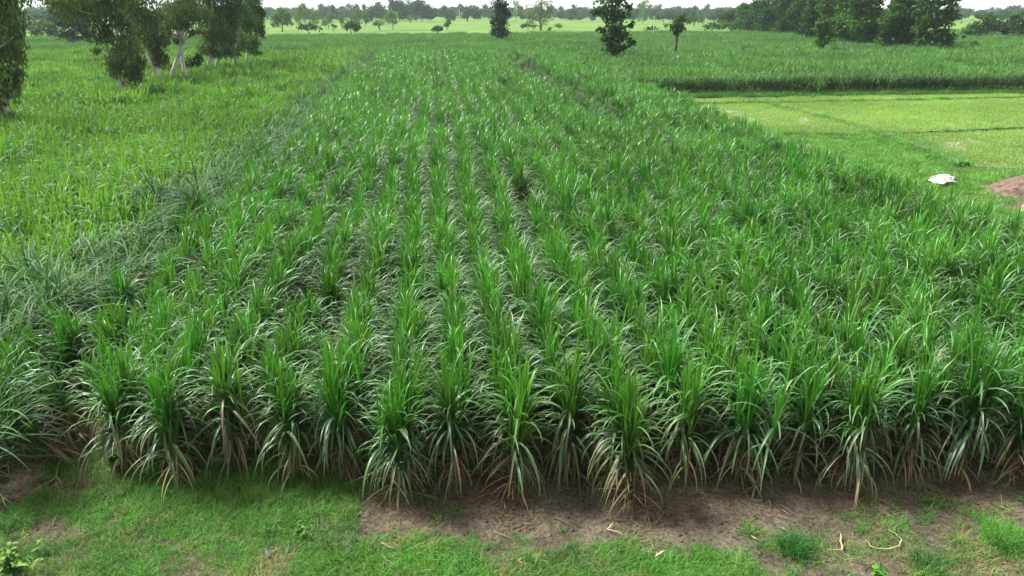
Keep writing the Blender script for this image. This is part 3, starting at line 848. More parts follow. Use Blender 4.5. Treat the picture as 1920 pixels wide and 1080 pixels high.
# brush under the sheet
a = Acc()
for k in range(26):
    ang = U(0, 6.283, 1)[0]; L = U(0.4, 1.0, 1)[0]; s = np.array([rng.normal(0, .25), rng.normal(0, .22), 0.0]); e = s + np.array([math.cos(ang) * L * .5, math.sin(ang) * L * .5, U(.15, .5, 1)[0]])
    V, F = tube([s, (s + e) / 2 + rng.normal(0, .05, 3), e], [.018, .013, .005], 4); a.add(V, F, BROWN * U(.6, 1.3, 1))
n = 160
V, F, c = blades(np.stack([rng.normal(0, .5, n), rng.normal(0, .4, n), U(0, .35, n)], -1), U(0, 6.283, n), U(.3, 1.3, n), U(.4, 1.6, n), U(1, 2, n), U(.2, .5, n), U(.02, .04, n), jit(G3, n), jit(G1, n), 3, False); a.add(V, F, c)
tag(link("brush_pile", a.build("brush_pile", M_dry), None, (tp[0] + .1, tp[1], 0)), "low pile of brush and weeds underneath the white plastic sheet", "brush pile", None, "stuff")
for (px, py, ln, lab) in ((1722, 325, .8, "bare forked dead branch sticking out left of the white plastic sheet"), (1802, 331, .5, "short dark twig sticking up between white plastic sheet and soil mound")):
    a = Acc(); q = on_plane(px, py, 0.3)
    V, F = tube([[0, 0, -.3], [-.1, 0, .25 * ln], [-.05, 0, .75 * ln]], [.015, .012, .006], 5); a.add(V, F, BROWN * .6)
    for k in range(4):
        d = rng.normal(0, .3, 3); V, F = tube([[-.09, 0, .2 * ln + .1 * k], [-.1 - .35 * ln + d[0], d[1], .3 * ln + .1 * k + d[2] * .3]], [.009, .004], 4); a.add(V, F, BROWN * .7)
    tag(link("dead_branch", a.build("dead_branch", M_dry), None, (q[0], q[1], .3)), lab, "branch")


# ------------------------------------------------------------------ small things on the verge
def strip_leaf(pts, w, col, name="dry_leaf"):
    """a dead leaf lying on the ground along photo-traced ground points"""
    W = []
    for k, (px, py) in enumerate(pts):
        q = on_plane(px, py, 0.04); q[2] = float(ground_z(q[0], q[1])) + 0.045 + 0.012 * (k % 2); W.append(q)
    W = np.array(W); n0 = W.mean(0).copy(); n0[2] = W[:, 2].min() - .02
    S = []
    for k in range(len(W) - 1):
        for t in np.linspace(0, 1, 5)[:-1]: S.append(W[k] + (W[k + 1] - W[k]) * t)
    S.append(W[-1]); S = np.array(S) - n0
    S[1:-1] += rng.normal(0, .006, (len(S) - 2, 3))
    T = np.gradient(S, axis=0); T /= np.linalg.norm(T, axis=1)[:, None] + 1e-9
    sd = np.cross(T, [0, .25, 1.0]); sd /= np.linalg.norm(sd, axis=1)[:, None]
    ww = w * .48 * np.clip(np.sin(np.linspace(.5, 3.0, len(S))), .12, 1)[:, None] * .5
    up = np.array([0, 0, .25])
    V = np.stack([S - sd * ww + up * ww, S, S + sd * ww + up * ww], 1).reshape(-1, 3)
    F = [[i * 3 + j, i * 3 + j + 1, i * 3 + j + 4, i * 3 + j + 3] for i in range(len(S) - 1) for j in range(2)]
    a = Acc(); a.add(V, F, np.asarray(col)); o = link(name, a.build(name, M_dry), None, n0)
    md = o.modifiers.new("thick", 'SOLIDIFY'); md.thickness = .004
    return o


PS = np.array([.42, .36, .22])
for pts, w, col, lab in (
    (((1150, 980), (1140, 993), (1172, 1005)), .04, PS, "bent pale straw on bare soil below the middle clumps"),
    (((1575, 1000), (1579, 1031), (1548, 1029)), .05, PS * 1.1, "pale straw folded in an L shape on dry grass"),
    (((1665, 995), (1690, 1011), (1685, 1026), (1660, 1031), (1632, 1024), (1622, 1012)), .035, PS * .9, "long curved dry stalk looping over brownish grass"),
    (((1246, 1032), (1235, 1040), (1228, 1046)), .06, PS, "short pale curled leaf scrap at the right of green grass"),
    (((1200, 1031), (1224, 1036)), .03, PS * .8, "short thin straw left of the pale curled leaf scrap"),
    (((984, 1044), (972, 1050), (980, 1058), (974, 1064)), .045, PS * .8, "twisted dead leaf curl at the lower edge of the bare soil"),
    (((714, 1017), (740, 1027)), .05, PS, "pale short dead leaf at the lower left of the bare soil"),
    (((716, 1040), (735, 1060)), .03, PS * .8, "thin straw in green grass at the bottom left of the soil"),
    (((775, 925), (820, 935)), .05, PS, "pair of pale dead leaf blades right of the orange soil mound"),
    (((60, 925), (108, 895), (118, 912)), .07, np.array([.28, .34, .16]), "greenish cut cane leaf bent over dark grass at the far left"),
    (((95, 918), (125, 898)), .03, PS * .8, "short straw crossing beside the greenish cut leaf at far left"),
    (((1408, 1004), (1420, 1012)), .05, PS, "short pale straw at the right end of the bottom green grass"),
    (((1462, 988), (1475, 996)), .04, PS, "tiny straw beside the dark green tussock"),
    (((1880, 952), (1918, 965)), .03, BROWN, "thin brown twig lying near the right picture edge"),
    (((945, 938), (948, 956)), .03, PS, "small upright straw in front of the eighth row foot"),
    (((270, 888), (285, 868), (315, 855), (322, 856)), .06, np.array([.12, .26, .10]), "green bent cane leaf reaching down into grass at the left")):
    tag(strip_leaf(pts, w, col), lab, "dead leaf")

# bottle
q = on_plane(504, 1044, 0.02)
prof = [(0, 0), (.030, 0), (.033, .01), (.033, .12), (.031, .125), (.033, .13), (.030, .16), (.014, .19), (.013, .205)]
def lathe(prof, k=16):
    V = []; F = []
    for r, z in prof:
        for j in range(k): V.append((r * math.cos(j * 2 * math.pi / k), r * math.sin(j * 2 * math.pi / k), z))
    for i in range(len(prof) - 1):
        for j in range(k): F.append([i * k + j, i * k + (j + 1) % k, (i + 1) * k + (j + 1) % k, (i + 1) * k + j])
    return V, F
e = empty("plastic_bottle", (q[0], q[1], float(ground_z(q[0], q[1])) + .03), "small pale plastic bottle with teal cap standing in the front grass", "bottle"); e.rotation_euler = (.15, -.1, 0); e.scale = (.62, .62, .62)
link("body", mesh_data("bottle_body", *lathe(prof), simple_mat("bottle_plastic", (.62, .70, .74), .2), None, True), e)
link("cap", mesh_data("bottle_cap", *lathe([(.016, .195), (.017, .198), (.017, .222), (.012, .226), (0, .227)]), simple_mat("bottle_cap", (.03, .35, .33), .4), None, True), e)


def weed(px, py, n, h, w, c0, c1, lab, name="weed", cat="weed", broad=False, spread=.08, seg=4):
    q = on_plane(px, py, 0.02); a = Acc()
    if broad:
        m = n // 5
        for k in range(m):
            ang = U(0, 6.283, 1)[0]; r = abs(rng.normal(0, spread)); tip = np.array([r * 2 * math.cos(ang), r * 2 * math.sin(ang), h * U(.5, 1, 1)[0]])
            V, F = tube([[0, 0, 0], tip * .5 + [0, 0, .02], tip], [.006, .005, .002], 4); a.add(V, F, c0)
            b = tip * U(.35, 1, 6)[:, None]
            V, F, c = blades(b, U(0, 6.283, 6), U(0, .9, 6), U(.3, 1.2, 6), U(1, 2, 6), h * U(.25, .45, 6), w * U(.7, 1.2, 6), jit(c0, 6), jit(c1, 6), seg, True, taper=.5); a.add(V, F, c)
    else:
        V, F, c = blades(np.stack([rng.normal(0, spread, n), rng.normal(0, spread, n), np.zeros(n)], -1), U(0, 6.283, n), U(.6, 1.5, n), U(.3, 1.7, n), U(1, 2, n), h * U(.5, 1.2, n), w * U(.7, 1.2, n), jit(c0, n), jit(c1, n), seg, False); a.add(V, F, c)
    o = link(name, a.build(name, M_grass), None, (q[0], q[1], float(ground_z(q[0], q[1])))); return tag(o, lab, cat)


weed(20, 1068, 90, .34, .06, G3, G2, "leafy green weed bush in the bottom left corner", broad=True, spread=.14)
weed(25, 985, 240, .24, .010, G1, G2, "bright green grass tussock at the left picture edge above the leafy weed", "grass_tussock", "grass tussock", spread=.11)
weed(1488, 1028, 420, .30, .012, G3 * .9, G1, "dark green grass tussock between the bottom grass and the looping dry stalk", "grass_tussock", "grass tussock", spread=.11)
weed(1740, 1062, 300, .26, .012, G3 * .8, G1 * .8, "dull bluish grass tussock at the bottom right", "grass_tussock", "grass tussock", spread=.12)
weed(1880, 1020, 420, .32, .012, G1, G2, "tall bright grass tussock near the right bottom edge", "grass_tussock", "grass tussock", spread=.11)
weed(1640, 1079, 25, .17, .07, G1, G2, "broad bright leaves at the bottom edge below the looping dry stalk", broad=True, spread=.06)
weed(300, 893, 70, .3, .05, G3, G1, "small leafy weed between the second and third front clumps from the left", broad=True, spread=.08)
weed(212, 880, 60, .32, .05, G1, G2, "yellow-green leafy weed left of the first front clump", broad=True, spread=.08)
weed(1437, 893, 50, .2, .05, G3, G1, "small dark weed in shade between twelfth and thirteenth front clumps", broad=True, spread=.06)
weed(1538, 893, 50, .2, .05, G3, G1, "small dark weed in shade between thirteenth and fourteenth front clumps", broad=True, spread=.06)
weed(1265, 905, 25, .15, .05, G1, G2, "tiny bright weed at the foot of the eleventh front clump", broad=True, spread=.04)
weed(200, 1042, 200, .22, .010, G1, G2, "yellow-green tussock beside dark soil at the lower left", "grass_tussock", "grass tussock", spread=.12)
weed(565, 1000, 60, .2, .04, G1, G2 * 1.1, "light green low weed in the grass right of the bottle", broad=True, spread=.12)


# ------------------------------------------------------------------ trees
def leaf_cloud(acc, c, r, size, cover, col, style, vary=.3, subs=14):
    """leaves of one bough: clumped small faces through an ellipsoid"""
    c = np.asarray(c); r = np.asarray(r)
    area = math.pi * (r[0] + r[1]) / 2 * r[2]
    lw = .42 if style == 'droop' else .62
    size = size * .8; n = int(np.clip(cover * 2.0 * area / (size * size * lw), 60, 9000))
    d = rng.normal(0, 1, (subs, 3)); d /= np.linalg.norm(d, axis=1)[:, None]
    sc = d * U(.45, .95, (subs, 1)) if False else d * rng.uniform(.4, .95, (subs, 1))
    sb = rng.normal(1, vary * .55, subs).clip(.5, 1.6)
    k = rng.integers(0, subs, n)
    off = rng.normal(0, .27, (n, 3)); P = c + (sc[k] + off) * r
    out_ = (sc[k] + off); out_ /= np.linalg.norm(out_, axis=1)[:, None] + 1e-6
    if style == 'droop':
        A = np.stack([rng.normal(0, .35, n), rng.normal(0, .35, n), -np.ones(n)], -1); wid = .20
    else:
        A = out_ * .6 + rng.normal(0, .6, (n, 3)) + np.array([0, 0, -.15]); wid = .36
    A /= np.linalg.norm(A, axis=1)[:, None]
    B = np.cross(A, rng.normal(0, 1, (n, 3)) + (np.array([0, 0, 1.6]) if style != 'droop' else 0)); B /= np.linalg.norm(B, axis=1)[:, None] + 1e-6
    Nn = np.cross(A, B)
    s = size * rng.uniform(.6, 1.35, (n, 1))
    V = np.stack([P - A * s * .5, P + B * s * wid - Nn * s * .08, P + A * s * .5, P - B * s * wid - Nn * s * .08], 1).reshape(-1, 3)
    F = np.arange(n * 4).reshape(n, 4)
    cc = np.asarray(col)[None, :] * sb[k][:, None] * rng.normal(1, vary * .6, (n, 1)).clip(.45, 1.7) * rng.normal(1, .06, (n, 3))
    acc.add(V, F, np.repeat(cc, 4, 0))


def tree(name, base, zb, blobs, size, col, lab, cat="tree", group=None, style='broad', cover=4.0, trunk=None, tw=.22, bark=None, limbs=True, vary=.3, deep=1.0, extra=None, gap=None):
    b = on_plane(base[0], base[1], zb); Y = b[1]
    foot = np.array([b[0], Y, 0.0])
    e = empty(name, foot, lab, cat, group)
    acc = Acc(); cs = []
    for q in blobs:
        px, py, rx, ry = q[:4]
        if style == 'droop' and b[1] < 90 and py < 75: rx, ry = rx * 1.1, ry * 1.1
        cc, s = on_depth(px, py, Y + (rng.normal(0, .35) * rx * b[1] / F_PX * deep))
        cs.append(cc); leaf_cloud(acc, cc - foot, (rx * s * 1.0, rx * s * 1.0 * deep, ry * s), size, cover, np.asarray(col) * (q[4] if len(q) > 4 else rng.normal(1, .08)), style, vary)
    crown = link("crown", acc.build(name + "_crown", M_crown), e)
    if trunk is not False:
        ta = Acc(); bk = bark or M_dark_bark
        if trunk is None:
            top = np.mean(cs, 0); pts = [foot - [0, 0, .1], foot * .5 + np.array([top[0] * .15 + foot[0] * .35, Y, top[2] * .5]) * 1.0 if False else (foot * .6 + top * .4), top]
        else:
            pts = [foot - [0, 0, .1]] + [on_depth(a, c_, Y)[0] for a, c_ in trunk]
        pts = np.array(pts); L = len(pts)
        rad = np.linspace(tw, tw * .4, L)
        V, F = tube(pts - foot, rad, 9); ta.add(V, F, BROWN)
        if limbs:
            for cc in cs:
                j = int(np.argmin(np.linalg.norm(pts[1:] - cc, axis=1) + np.maximum(0, pts[1:, 2] - cc[2]) * 2)) + 1
                s0 = pts[j] * .6 + pts[j - 1] * .4
                V, F = tube(np.array([s0, (s0 + cc) / 2 + rng.normal(0, .06, 3) * np.linalg.norm(cc - s0), cc]) - foot, [tw * .38, tw * .26, tw * .08], 6); ta.add(V, F, BROWN)
        for ex in (extra or []):
            w = np.array([on_depth(a, c_, Y - .15)[0] for a, c_ in ex]); V, F = tube(w - foot, np.linspace(tw * .55, tw * .12, len(w)), 6); ta.add(V, F, BROWN)
        link("trunk", ta.build(name + "_trunk", bk, True), e)
    return e


def bush(name, base, zb, blobs, size, col, lab, cover=4.5, group=None, style='broad'):
    b = on_plane(base[0], base[1], zb); foot = np.array([b[0], b[1], 0.]); acc = Acc()
    for px, py, rx, ry in blobs:
        cc, s = on_depth(px, py, b[1]); leaf_cloud(acc, cc - foot, (rx * s, rx * s, ry * s), size, cover, np.asarray(col) * rng.normal(1, .1), style, .3)
    if zb > .5:
        st = Acc()
        for k in range(5): V, F = tube([[rng.normal(0, .1), rng.normal(0, .1), -.05], [rng.normal(0, .4), rng.normal(0, .4), 1.2]], [.05, .03], 5); acc.add(V, F, BROWN * .5)
    o = link(name, acc.build(name, M_crown), None, foot); return tag(o, lab, "bush", group)


EU = np.array([.115, .172, .062]); EUD = np.array([.072, .125, .044]); DK = np.array([.028, .068, .018]); BR = np.array([.055, .142, .022]); LT = np.array([.075, .145, .024])
GE = "eucalyptus trees of the left grove"
tree("eucalyptus_tree", (12, 228), 1.4, [(-12, 40, 42, 40), (18, 85, 26, 26), (22, 130, 20, 26), (0, 150, 34, 34), (-35, 100, 50, 50), (26, 170, 10, 16), (8, -5, 30, 30), (-25, -35, 55, 40), (-20, 200, 24, 20), (36, 105, 10, 22), (34, 60, 10, 14), (8, 212, 22, 16), (20, 225, 12, 10)], .34, EU,
     "eucalyptus tree cut by the left picture edge, drooping foliage down to the cane", group=GE, style='droop', cover=4.6, trunk=[(13, 215), (8, 190), (-2, 140), (-12, 60), (-15, -20)], tw=.20, bark=M_pale_bark, limbs=True)
tree("eucalyptus_tree", (232, 168), 1.4, [(235, 85, 26, 22), (240, 115, 28, 26), (245, 145, 20, 14), (190, 60, 22, 22), (185, 20, 30, 22), (140, 15, 34, 20), (215, 20, 26, 22), (110, 0, 34, 14), (180, 95, 9, 8), (228, 52, 20, 16), (165, -25, 55, 24), (222, -20, 30, 20), (255, 140, 12, 20), (215, 135, 10, 14), (262, 120, 10, 16)], .32, EU * .95,
     "eucalyptus tree wrapped in low foliage, leftmost trunk of the left grove", group=GE, style='droop', cover=4.6, trunk=[(231, 164), (222, 145), (214, 125), (203, 98), (192, 60), (182, 10), (172, -40)], tw=.19, bark=M_pale_bark, extra=[[(222, 60), (219, 45), (212, 28)], [(226, 62), (230, 42), (244, 25)], [(190, 55), (176, 20), (168, -5)]])
tree("eucalyptus_tree", (302, 147), 1.4, [(286, 95, 18, 20), (272, 60, 24, 24), (255, 18, 30, 26), (298, 118, 12, 14), (244, -18, 40, 20), (292, 40, 20, 20), (305, 75, 12, 12), (278, 70, 18, 18), (308, 110, 8, 14)], .32, EU,
     "leaning eucalyptus tree with pale slanted trunk in the left grove", group=GE, style='droop', cover=4.6, trunk=[(301, 144), (292, 130), (283, 116), (274, 85), (258, 30), (245, -20)], tw=.2, bark=M_pale_bark)
tree("eucalyptus_tree", (323, 141), 1.4, [(322, 22, 24, 18), (352, 16, 26, 18), (378, 28, 16, 14), (328, 52, 14, 10), (368, 62, 12, 8), (342, -18, 42, 18), (312, 65, 10, 10), (350, 42, 12, 10)], .32, EU * 1.05,
     "eucalyptus tree with the brightest white forked trunk in the left grove", group=GE, style='droop', cover=3.8, trunk=[(324, 136), (330, 118), (336, 102), (340, 84), (338, 68), (330, 40), (320, 5)], tw=.22, bark=M_pale_bark,
     extra=[[(340, 84), (352, 70), (365, 60), (380, 46)], [(341, 80), (352, 58), (362, 40), (370, 14)], [(339, 72), (345, 55), (343, 30)], [(338, 104), (346, 92), (356, 87)], [(334, 66), (328, 48), (322, 32)]])
tree("eucalyptus_tree", (346, 139), 1.4, [(300, 50, 14, 14), (338, 40, 16, 16), (346, 10, 20, 18), (330, 75, 8, 8), (352, -20, 30, 20)], .32, EU * .9, "thin straight eucalyptus tree just right of the white forked trunk", group=GE, style='droop', cover=4.2, trunk=[(345, 130), (342, 112), (340, 92), (344, 50), (348, 0)], tw=.2, bark=M_pale_bark)
tree("eucalyptus_tree", (393, 128), 1.4, [(395, 62, 22, 22), (390, 92, 18, 16), (410, 30, 24, 22), (385, 15, 22, 20), (404, 98, 12, 10), (400, -18, 40, 22)], .30, EUD, "dark eucalyptus tree right of the round dark bush in the left grove", group=GE, style='droop', cover=3.8, trunk=[(393, 124), (395, 105), (396, 85), (398, 40), (400, -10)], tw=.3, bark=M_pale_bark)
tree("eucalyptus_tree", (408, 126), 1.4, [(425, 72, 22, 22), (430, 40, 22, 22), (424, 98, 16, 12), (435, 5, 26, 22), (420, -20, 30, 20)], .30, EUD, "dark eucalyptus tree with short white foot, third from right in the left grove", group=GE, style='droop', cover=3.8, trunk=[(407, 122), (410, 108), (416, 90), (425, 40), (428, -5)], tw=.26, bark=M_pale_bark)
tree("eucalyptus_tree", (441, 119), 1.4, [(450, 60, 22, 20), (455, 88, 18, 12), (456, 25, 22, 20), (452, -14, 32, 20), (440, 100, 10, 8)], .30, EUD, "dark eucalyptus tree, second from right in the left grove", group=GE, style='droop', cover=3.8, trunk=[(441, 114), (443, 100), (447, 75), (452, 20), (452, -10)], tw=.3, bark=M_pale_bark)
tree("eucalyptus_tree", (463, 115), 1.4, [(473, 48, 16, 22), (476, 82, 12, 16), (474, 16, 18, 18), (491, 50, 6, 18), (470, -15, 24, 18), (486, 25, 8, 16)], .30, EUD, "eucalyptus tree with hanging branches at the right end of the left grove", group=GE, style='droop', cover=4.6, trunk=[(463, 110), (465, 95), (470, 60), (474, 15), (472, -15)], tw=.20, bark=M_pale_bark)
bush("round_bush", (360, 134), 1.2, [(360, 118, 15, 15), (370, 110, 9, 10), (350, 124, 9, 9)], .25, np.array([.028, .075, .018]), "round dark green bush between the white trunks of the left grove")
bush("dark_bush", (478, 108), 1.2, [(477, 96, 11, 10), (470, 88, 6, 6), (486, 100, 6, 6)], .28, EUD * .8, "dark rounded bush at the right foot of the left grove")
tree("dark_tree", (140, 78), 1.4, [(140, 66, 28, 11), (128, 42, 24, 20), (150, 38, 22, 22), (118, 18, 26, 18), (148, 12, 24, 18), (105, 30, 14, 12), (165, 62, 10, 8)], .5, DK * .95, "broad dark tree with flat lower bush behind the left grove", cover=4.2)
bush("grey_bush", (83, 70), 1.2, [(83, 55, 22, 13), (70, 60, 12, 8), (98, 58, 10, 10), (80, 46, 12, 8)], .6, np.array([.06, .115, .04]), "pale grey-green rounded bush left of the broad dark tree")
tree("hazy_tree", (40, 64), 1.0, [(38, 44, 22, 14), (20, 50, 14, 10), (55, 42, 14, 14)], .9, DK * 1.2, "hazy round tree behind the leftmost eucalyptus crown", cover=4)
tree("hazy_tree", (78, 52), 0.5, [(80, 34, 16, 10), (62, 32, 12, 8), (100, 36, 14, 10)], 1.0, DK * 1.2, "hazy broad tree above the pale grey-green bush", cover=4)

# middle distance
for base, blobs, size, col, lab, style, cov in (
    ((529, 54), [(528, 36, 17, 11), (518, 30, 8, 8), (538, 28, 9, 8), (528, 20, 9, 7), (516, 42, 8, 7), (541, 42, 7, 7)], .8, LT * 1.15, "yellow-green rounded tree just right of the left grove", 'broad', 4),
    ((562, 46), [(559, 30, 8, 11), (564, 18, 6, 8)], .9, EU * 1.1, "slim hazy tree right behind the yellow-green rounded tree", 'droop', 3.5),
    ((572, 45), [(571, 28, 7, 12), (568, 10, 4, 6)], .9, EU * 1.05, "second slim hazy tree right of the yellow-green rounded tree", 'droop', 3.5),
    ((592, 48), [(590, 36, 9, 9), (588, 25, 6, 8)], .9, EU * 1.1, "hazy tree with pointed top above the wide dark bush", 'droop', 3.5),
    ((616, 50), [(613, 38, 10, 8), (620, 32, 7, 7), (608, 42, 6, 6)], .8, EU * 1.1, "small open hazy tree above the tiny dark bush", 'droop', 3),
    ((641, 49), [(640, 34, 7, 10), (637, 24, 4, 5)], .8, EU, "narrow hazy tree left of the domed dark bush", 'droop', 3.2),
    ((668, 48), [(666, 36, 10, 8), (670, 27, 6, 7)], .8, EU, "hazy tree rising behind the domed dark bush", 'droop', 3.2),
    ((684, 46), [(683, 28, 8, 10), (682, 14, 5, 6), (688, 38, 6, 6)], .9, EU, "tall slim hazy tree right of the domed dark bush", 'droop', 3.2),
    ((712, 51), [(711, 43, 10, 6), (704, 46, 6, 4)], .7, LT, "low pale bushy tree standing before the big round trees", 'broad', 3),
    ((737, 50), [(728, 36, 9, 8), (738, 28, 8, 9), (730, 24, 5, 5), (740, 40, 6, 6)], .8, EU * 1.2, "light leaning hazy tree before the big round trees", 'droop', 3),
    ((769, 40), [(769, 34, 6, 5)], .9, LT * .9, "small pale tree in a gap of the big round trees", 'broad', 3),
    ((705, 38), [(704, 24, 16, 12), (694, 28, 9, 9), (712, 14, 10, 8)], 1.2, DK, "dark round-crowned tree, left one of three big far trees", 'broad', 5),
    ((748, 37), [(748, 20, 18, 14), (736, 8, 11, 9), (758, 10, 13, 10), (765, 22, 10, 10)], 1.2, DK, "dark round-crowned tree, middle and tallest of three big far trees", 'broad', 5),
    ((792, 38), [(790, 18, 18, 14), (778, 12, 10, 10), (802, 22, 11, 12), (786, 6, 10, 7), (806, 30, 8, 6)], 1.2, DK, "dark round-crowned tree, right one of three big far trees", 'broad', 5),
    ((876, 38), [(876, 24, 15, 11), (888, 20, 10, 8), (866, 16, 8, 7), (892, 28, 7, 7)], 1.1, DK * 1.1, "dark rounded tree standing alone between big trees and dark column tree", 'broad', 4.5),
    ((968, 40), [(968, 24, 6, 9), (967, 8, 6, 8), (972, 16, 5, 6)], .9, EU * 1.2, "wispy slender tree right of the dark column tree", 'droop', 2.2),
    ((1206, 42), [(1206, 28, 8, 9), (1204, 12, 9, 9), (1210, 3, 8, 6), (1199, 36, 6, 4)], .7, EU * 1.4, "tall pale wispy tree right of the big dark leafy tree", 'droop', 1.8),
    ((1302, 45), [(1302, 34, 14, 9), (1312, 38, 8, 6), (1290, 36, 8, 7), (1300, 25, 9, 5)], .9, BR, "rounded green tree behind the thin leaning tree", 'broad', 4.5),
    ((1245, 38), [(1240, 30, 12, 6), (1228, 32, 8, 5), (1252, 27, 9, 7)], 1.0, DK, "low dark broad tree left of the thin leaning tree", 'broad', 4.5),
    ((1265, 38), [(1264, 28, 10, 7), (1275, 32, 8, 5)], 1.0, DK, "low dark broad tree half hidden by the thin leaning crown", 'broad', 4.5),
    ((1850, 70), [(1852, 48, 20, 13), (1840, 56, 13, 10), (1866, 52, 12, 12), (1850, 34, 14, 8)], .7, BR * .95, "rounded green tree in the gap right of the dense grove", 'broad', 4.8),
    ((1888, 70), [(1888, 54, 14, 11), (1884, 42, 10, 8)], .7, DK, "dark tree between the rounded green trees at the right edge", 'broad', 4.8),
    ((1912, 71), [(1912, 48, 18, 14), (1905, 34, 14, 9), (1928, 52, 16, 14)], .7, BR, "rounded green tree cut by the right picture edge", 'broad', 4.8),
    ((1818, 70), [(1818, 56, 12, 10), (1826, 48, 9, 8)], .7, BR * 1.1, "smaller green tree against the right end of the dense grove", 'broad', 4.5)):
    tree("euc_tree" if False else ("slender_tree" if style == 'droop' else "round_tree"), base, 1.0, blobs, size, col, lab, style=style, cover=cov, tw=.3, limbs=False, bark=M_pale_bark if style == 'droop' else None)
tree("pale_tree", (1014, 54), 0.6, [(1000, 14, 13, 8), (1024, 10, 14, 9), (1014, 2, 12, 6), (1002, 32, 10, 7), (1030, 30, 10, 7), (991, 24, 8, 7), (1034, 18, 8, 7), (1014, 22, 10, 6), (1020, 40, 12, 6), (996, 40, 8, 5)], .7, np.array([.17, .19, .085]),
     "pale yellowish open-crowned tree with dark limbs in the middle distance", cover=1.7, trunk=[(1014, 46), (1012, 36), (1016, 22), (1014, 8)], tw=.45, extra=[[(1013, 38), (1002, 28), (996, 16)], [(1014, 36), (1026, 26), (1030, 14)], [(1013, 40), (1000, 36), (990, 30)]])
e_ = tree("bare_tree", (862, 40), 0.6, [(858, 30, 5, 4), (866, 26, 4, 4)], .6, EU * 1.3, "thin bare grey tree left of the lone dark rounded tree", cover=.5, trunk=[(862, 32), (861, 20), (864, 12)], tw=.3, bark=M_pale_bark, extra=[[(862, 30), (855, 24), (852, 18)], [(862, 28), (868, 22), (872, 20)], [(861, 24), (857, 16)]])
tree("column_tree", (938, 72), 1.6, [(938, 62, 15, 9), (936, 48, 16, 10), (940, 34, 15, 10), (938, 20, 16, 10), (938, 6, 15, 9), (936, -8, 10, 8), (950, 26, 7, 8), (926, 40, 7, 7), (924, 60, 6, 5)], .5, DK * .95, "dark column-shaped tree standing alone in the middle distance", cover=5.5, tw=.3)
tree("leafy_tree", (1150, 100), 1.6, [(1148, 88, 18, 9), (1160, 72, 24, 12), (1148, 50, 24, 13), (1128, 20, 16, 8), (1156, 28, 26, 14), (1148, 4, 32, 12), (1180, 14, 10, 6), (1150, -16, 28, 12), (1118, 22, 8, 5), (1184, 80, 8, 5), (1126, 56, 9, 6), (1170, 90, 8, 5), (1183, 45, 6, 6), (1140, 74, 12, 8)], .62, BR * .72,
     "big dark leafy tree with jutting boughs left of the thin leaning tree", cover=4.6, tw=.35, vary=.4)
tree("leaning_tree", (1266, 97), 1.4, [(1272, 42, 14, 11), (1280, 34, 8, 7), (1262, 50, 8, 7), (1270, 60, 7, 7), (1277, 55, 7, 6)], .34, np.array([.05, .095, .022]), "thin leaning tree with one top-heavy crown on a creeper-covered trunk", cover=4.2, trunk=[(1267, 88), (1268, 78), (1270, 66), (1272, 45)], tw=.3, bark=M_dark_bark)
tree("conical_tree", (1543, 93), 1.4, [(1543, 80, 17, 9), (1543, 68, 18, 9), (1544, 55, 14, 9), (1545, 42, 12, 8), (1528, 56, 7, 4), (1543, 34, 8, 4), (1556, 62, 8, 6)], .48, LT * 1.0, "small conical green tree standing in cane before the dense grove", cover=4.8, vary=.35, tw=.2)
bush("wide_bush", (580, 57), 1.2, [(566, 51, 10, 5), (580, 50, 13, 6), (594, 52, 9, 5)], .8, DK, "wide flat dark bush between hazy slim trees on the left")
bush("domed_bush", (659, 57), 1.2, [(659, 47, 14, 9), (650, 51, 8, 6), (669, 52, 8, 6)], .8, DK * .95, "domed dark bush standing alone left of the big round trees")
bush("tiny_bush", (625, 52), 1.2, [(625, 49, 6, 3)], .8, DK, "tiny dark bush between the wide flat bush and the domed bush")
bush("dark_bush", (820, 59), 1.2, [(820, 53, 9, 5), (814, 55, 5, 4), (827, 54, 5, 4)], .7, DK, "small dark bush in front of the right big round tree")
bush("green_bush", (839, 51), 1.0, [(839, 44, 6, 5), (840, 38, 5, 5), (836, 48, 5, 4)], .7, BR, "upright green bush right beside the small dark bush")
bush("grey_bush", (990, 53), .6, [(988, 47, 9, 4), (981, 49, 6, 3), (1000, 50, 6, 3)], .8, DK * 1.3, "grey-green bush left of the pale open-crowned tree")
bush("tuft_bush", (1030, 57), .6, [(1030, 54, 5, 3)], .7, BR, "small green bush at the foot of the pale open-crowned tree")
bush("grey_bush", (1048, 51), .6, [(1048, 48, 7, 3)], .8, DK * 1.2, "low grey bush right of the pale open-crowned tree")
bush("dark_bush", (1221, 57), 1.0, [(1216, 54, 6, 3), (1226, 53, 6, 3)], .8, DK, "low dark bush at the foot of the pale pole")
bush("dark_bush", (1249, 50), 1.0, [(1249, 47, 6, 3)], .8, BR, "tiny green bush below the low dark broad trees")
bush("pale_bush", (1340, 56), 1.4, [(1330, 50, 10, 6), (1345, 50, 12, 5), (1355, 46, 9, 8), (1336, 44, 6, 4)], .8, BR * 1.25, "bright low bush at the far left end of the dense grove")
bush("tiny_bush", (1394, 94), 1.5, [(1394, 90, 3, 4)], .3, EUD, "tiny dark shrub poking out of the cane below the dense grove")
bush("yellow_bush", (1826, 91), .8, [(1826, 82, 9, 7), (1818, 87, 5, 4)], .5, LT * 1.1, "yellowish bush standing in the cane near the right edge")

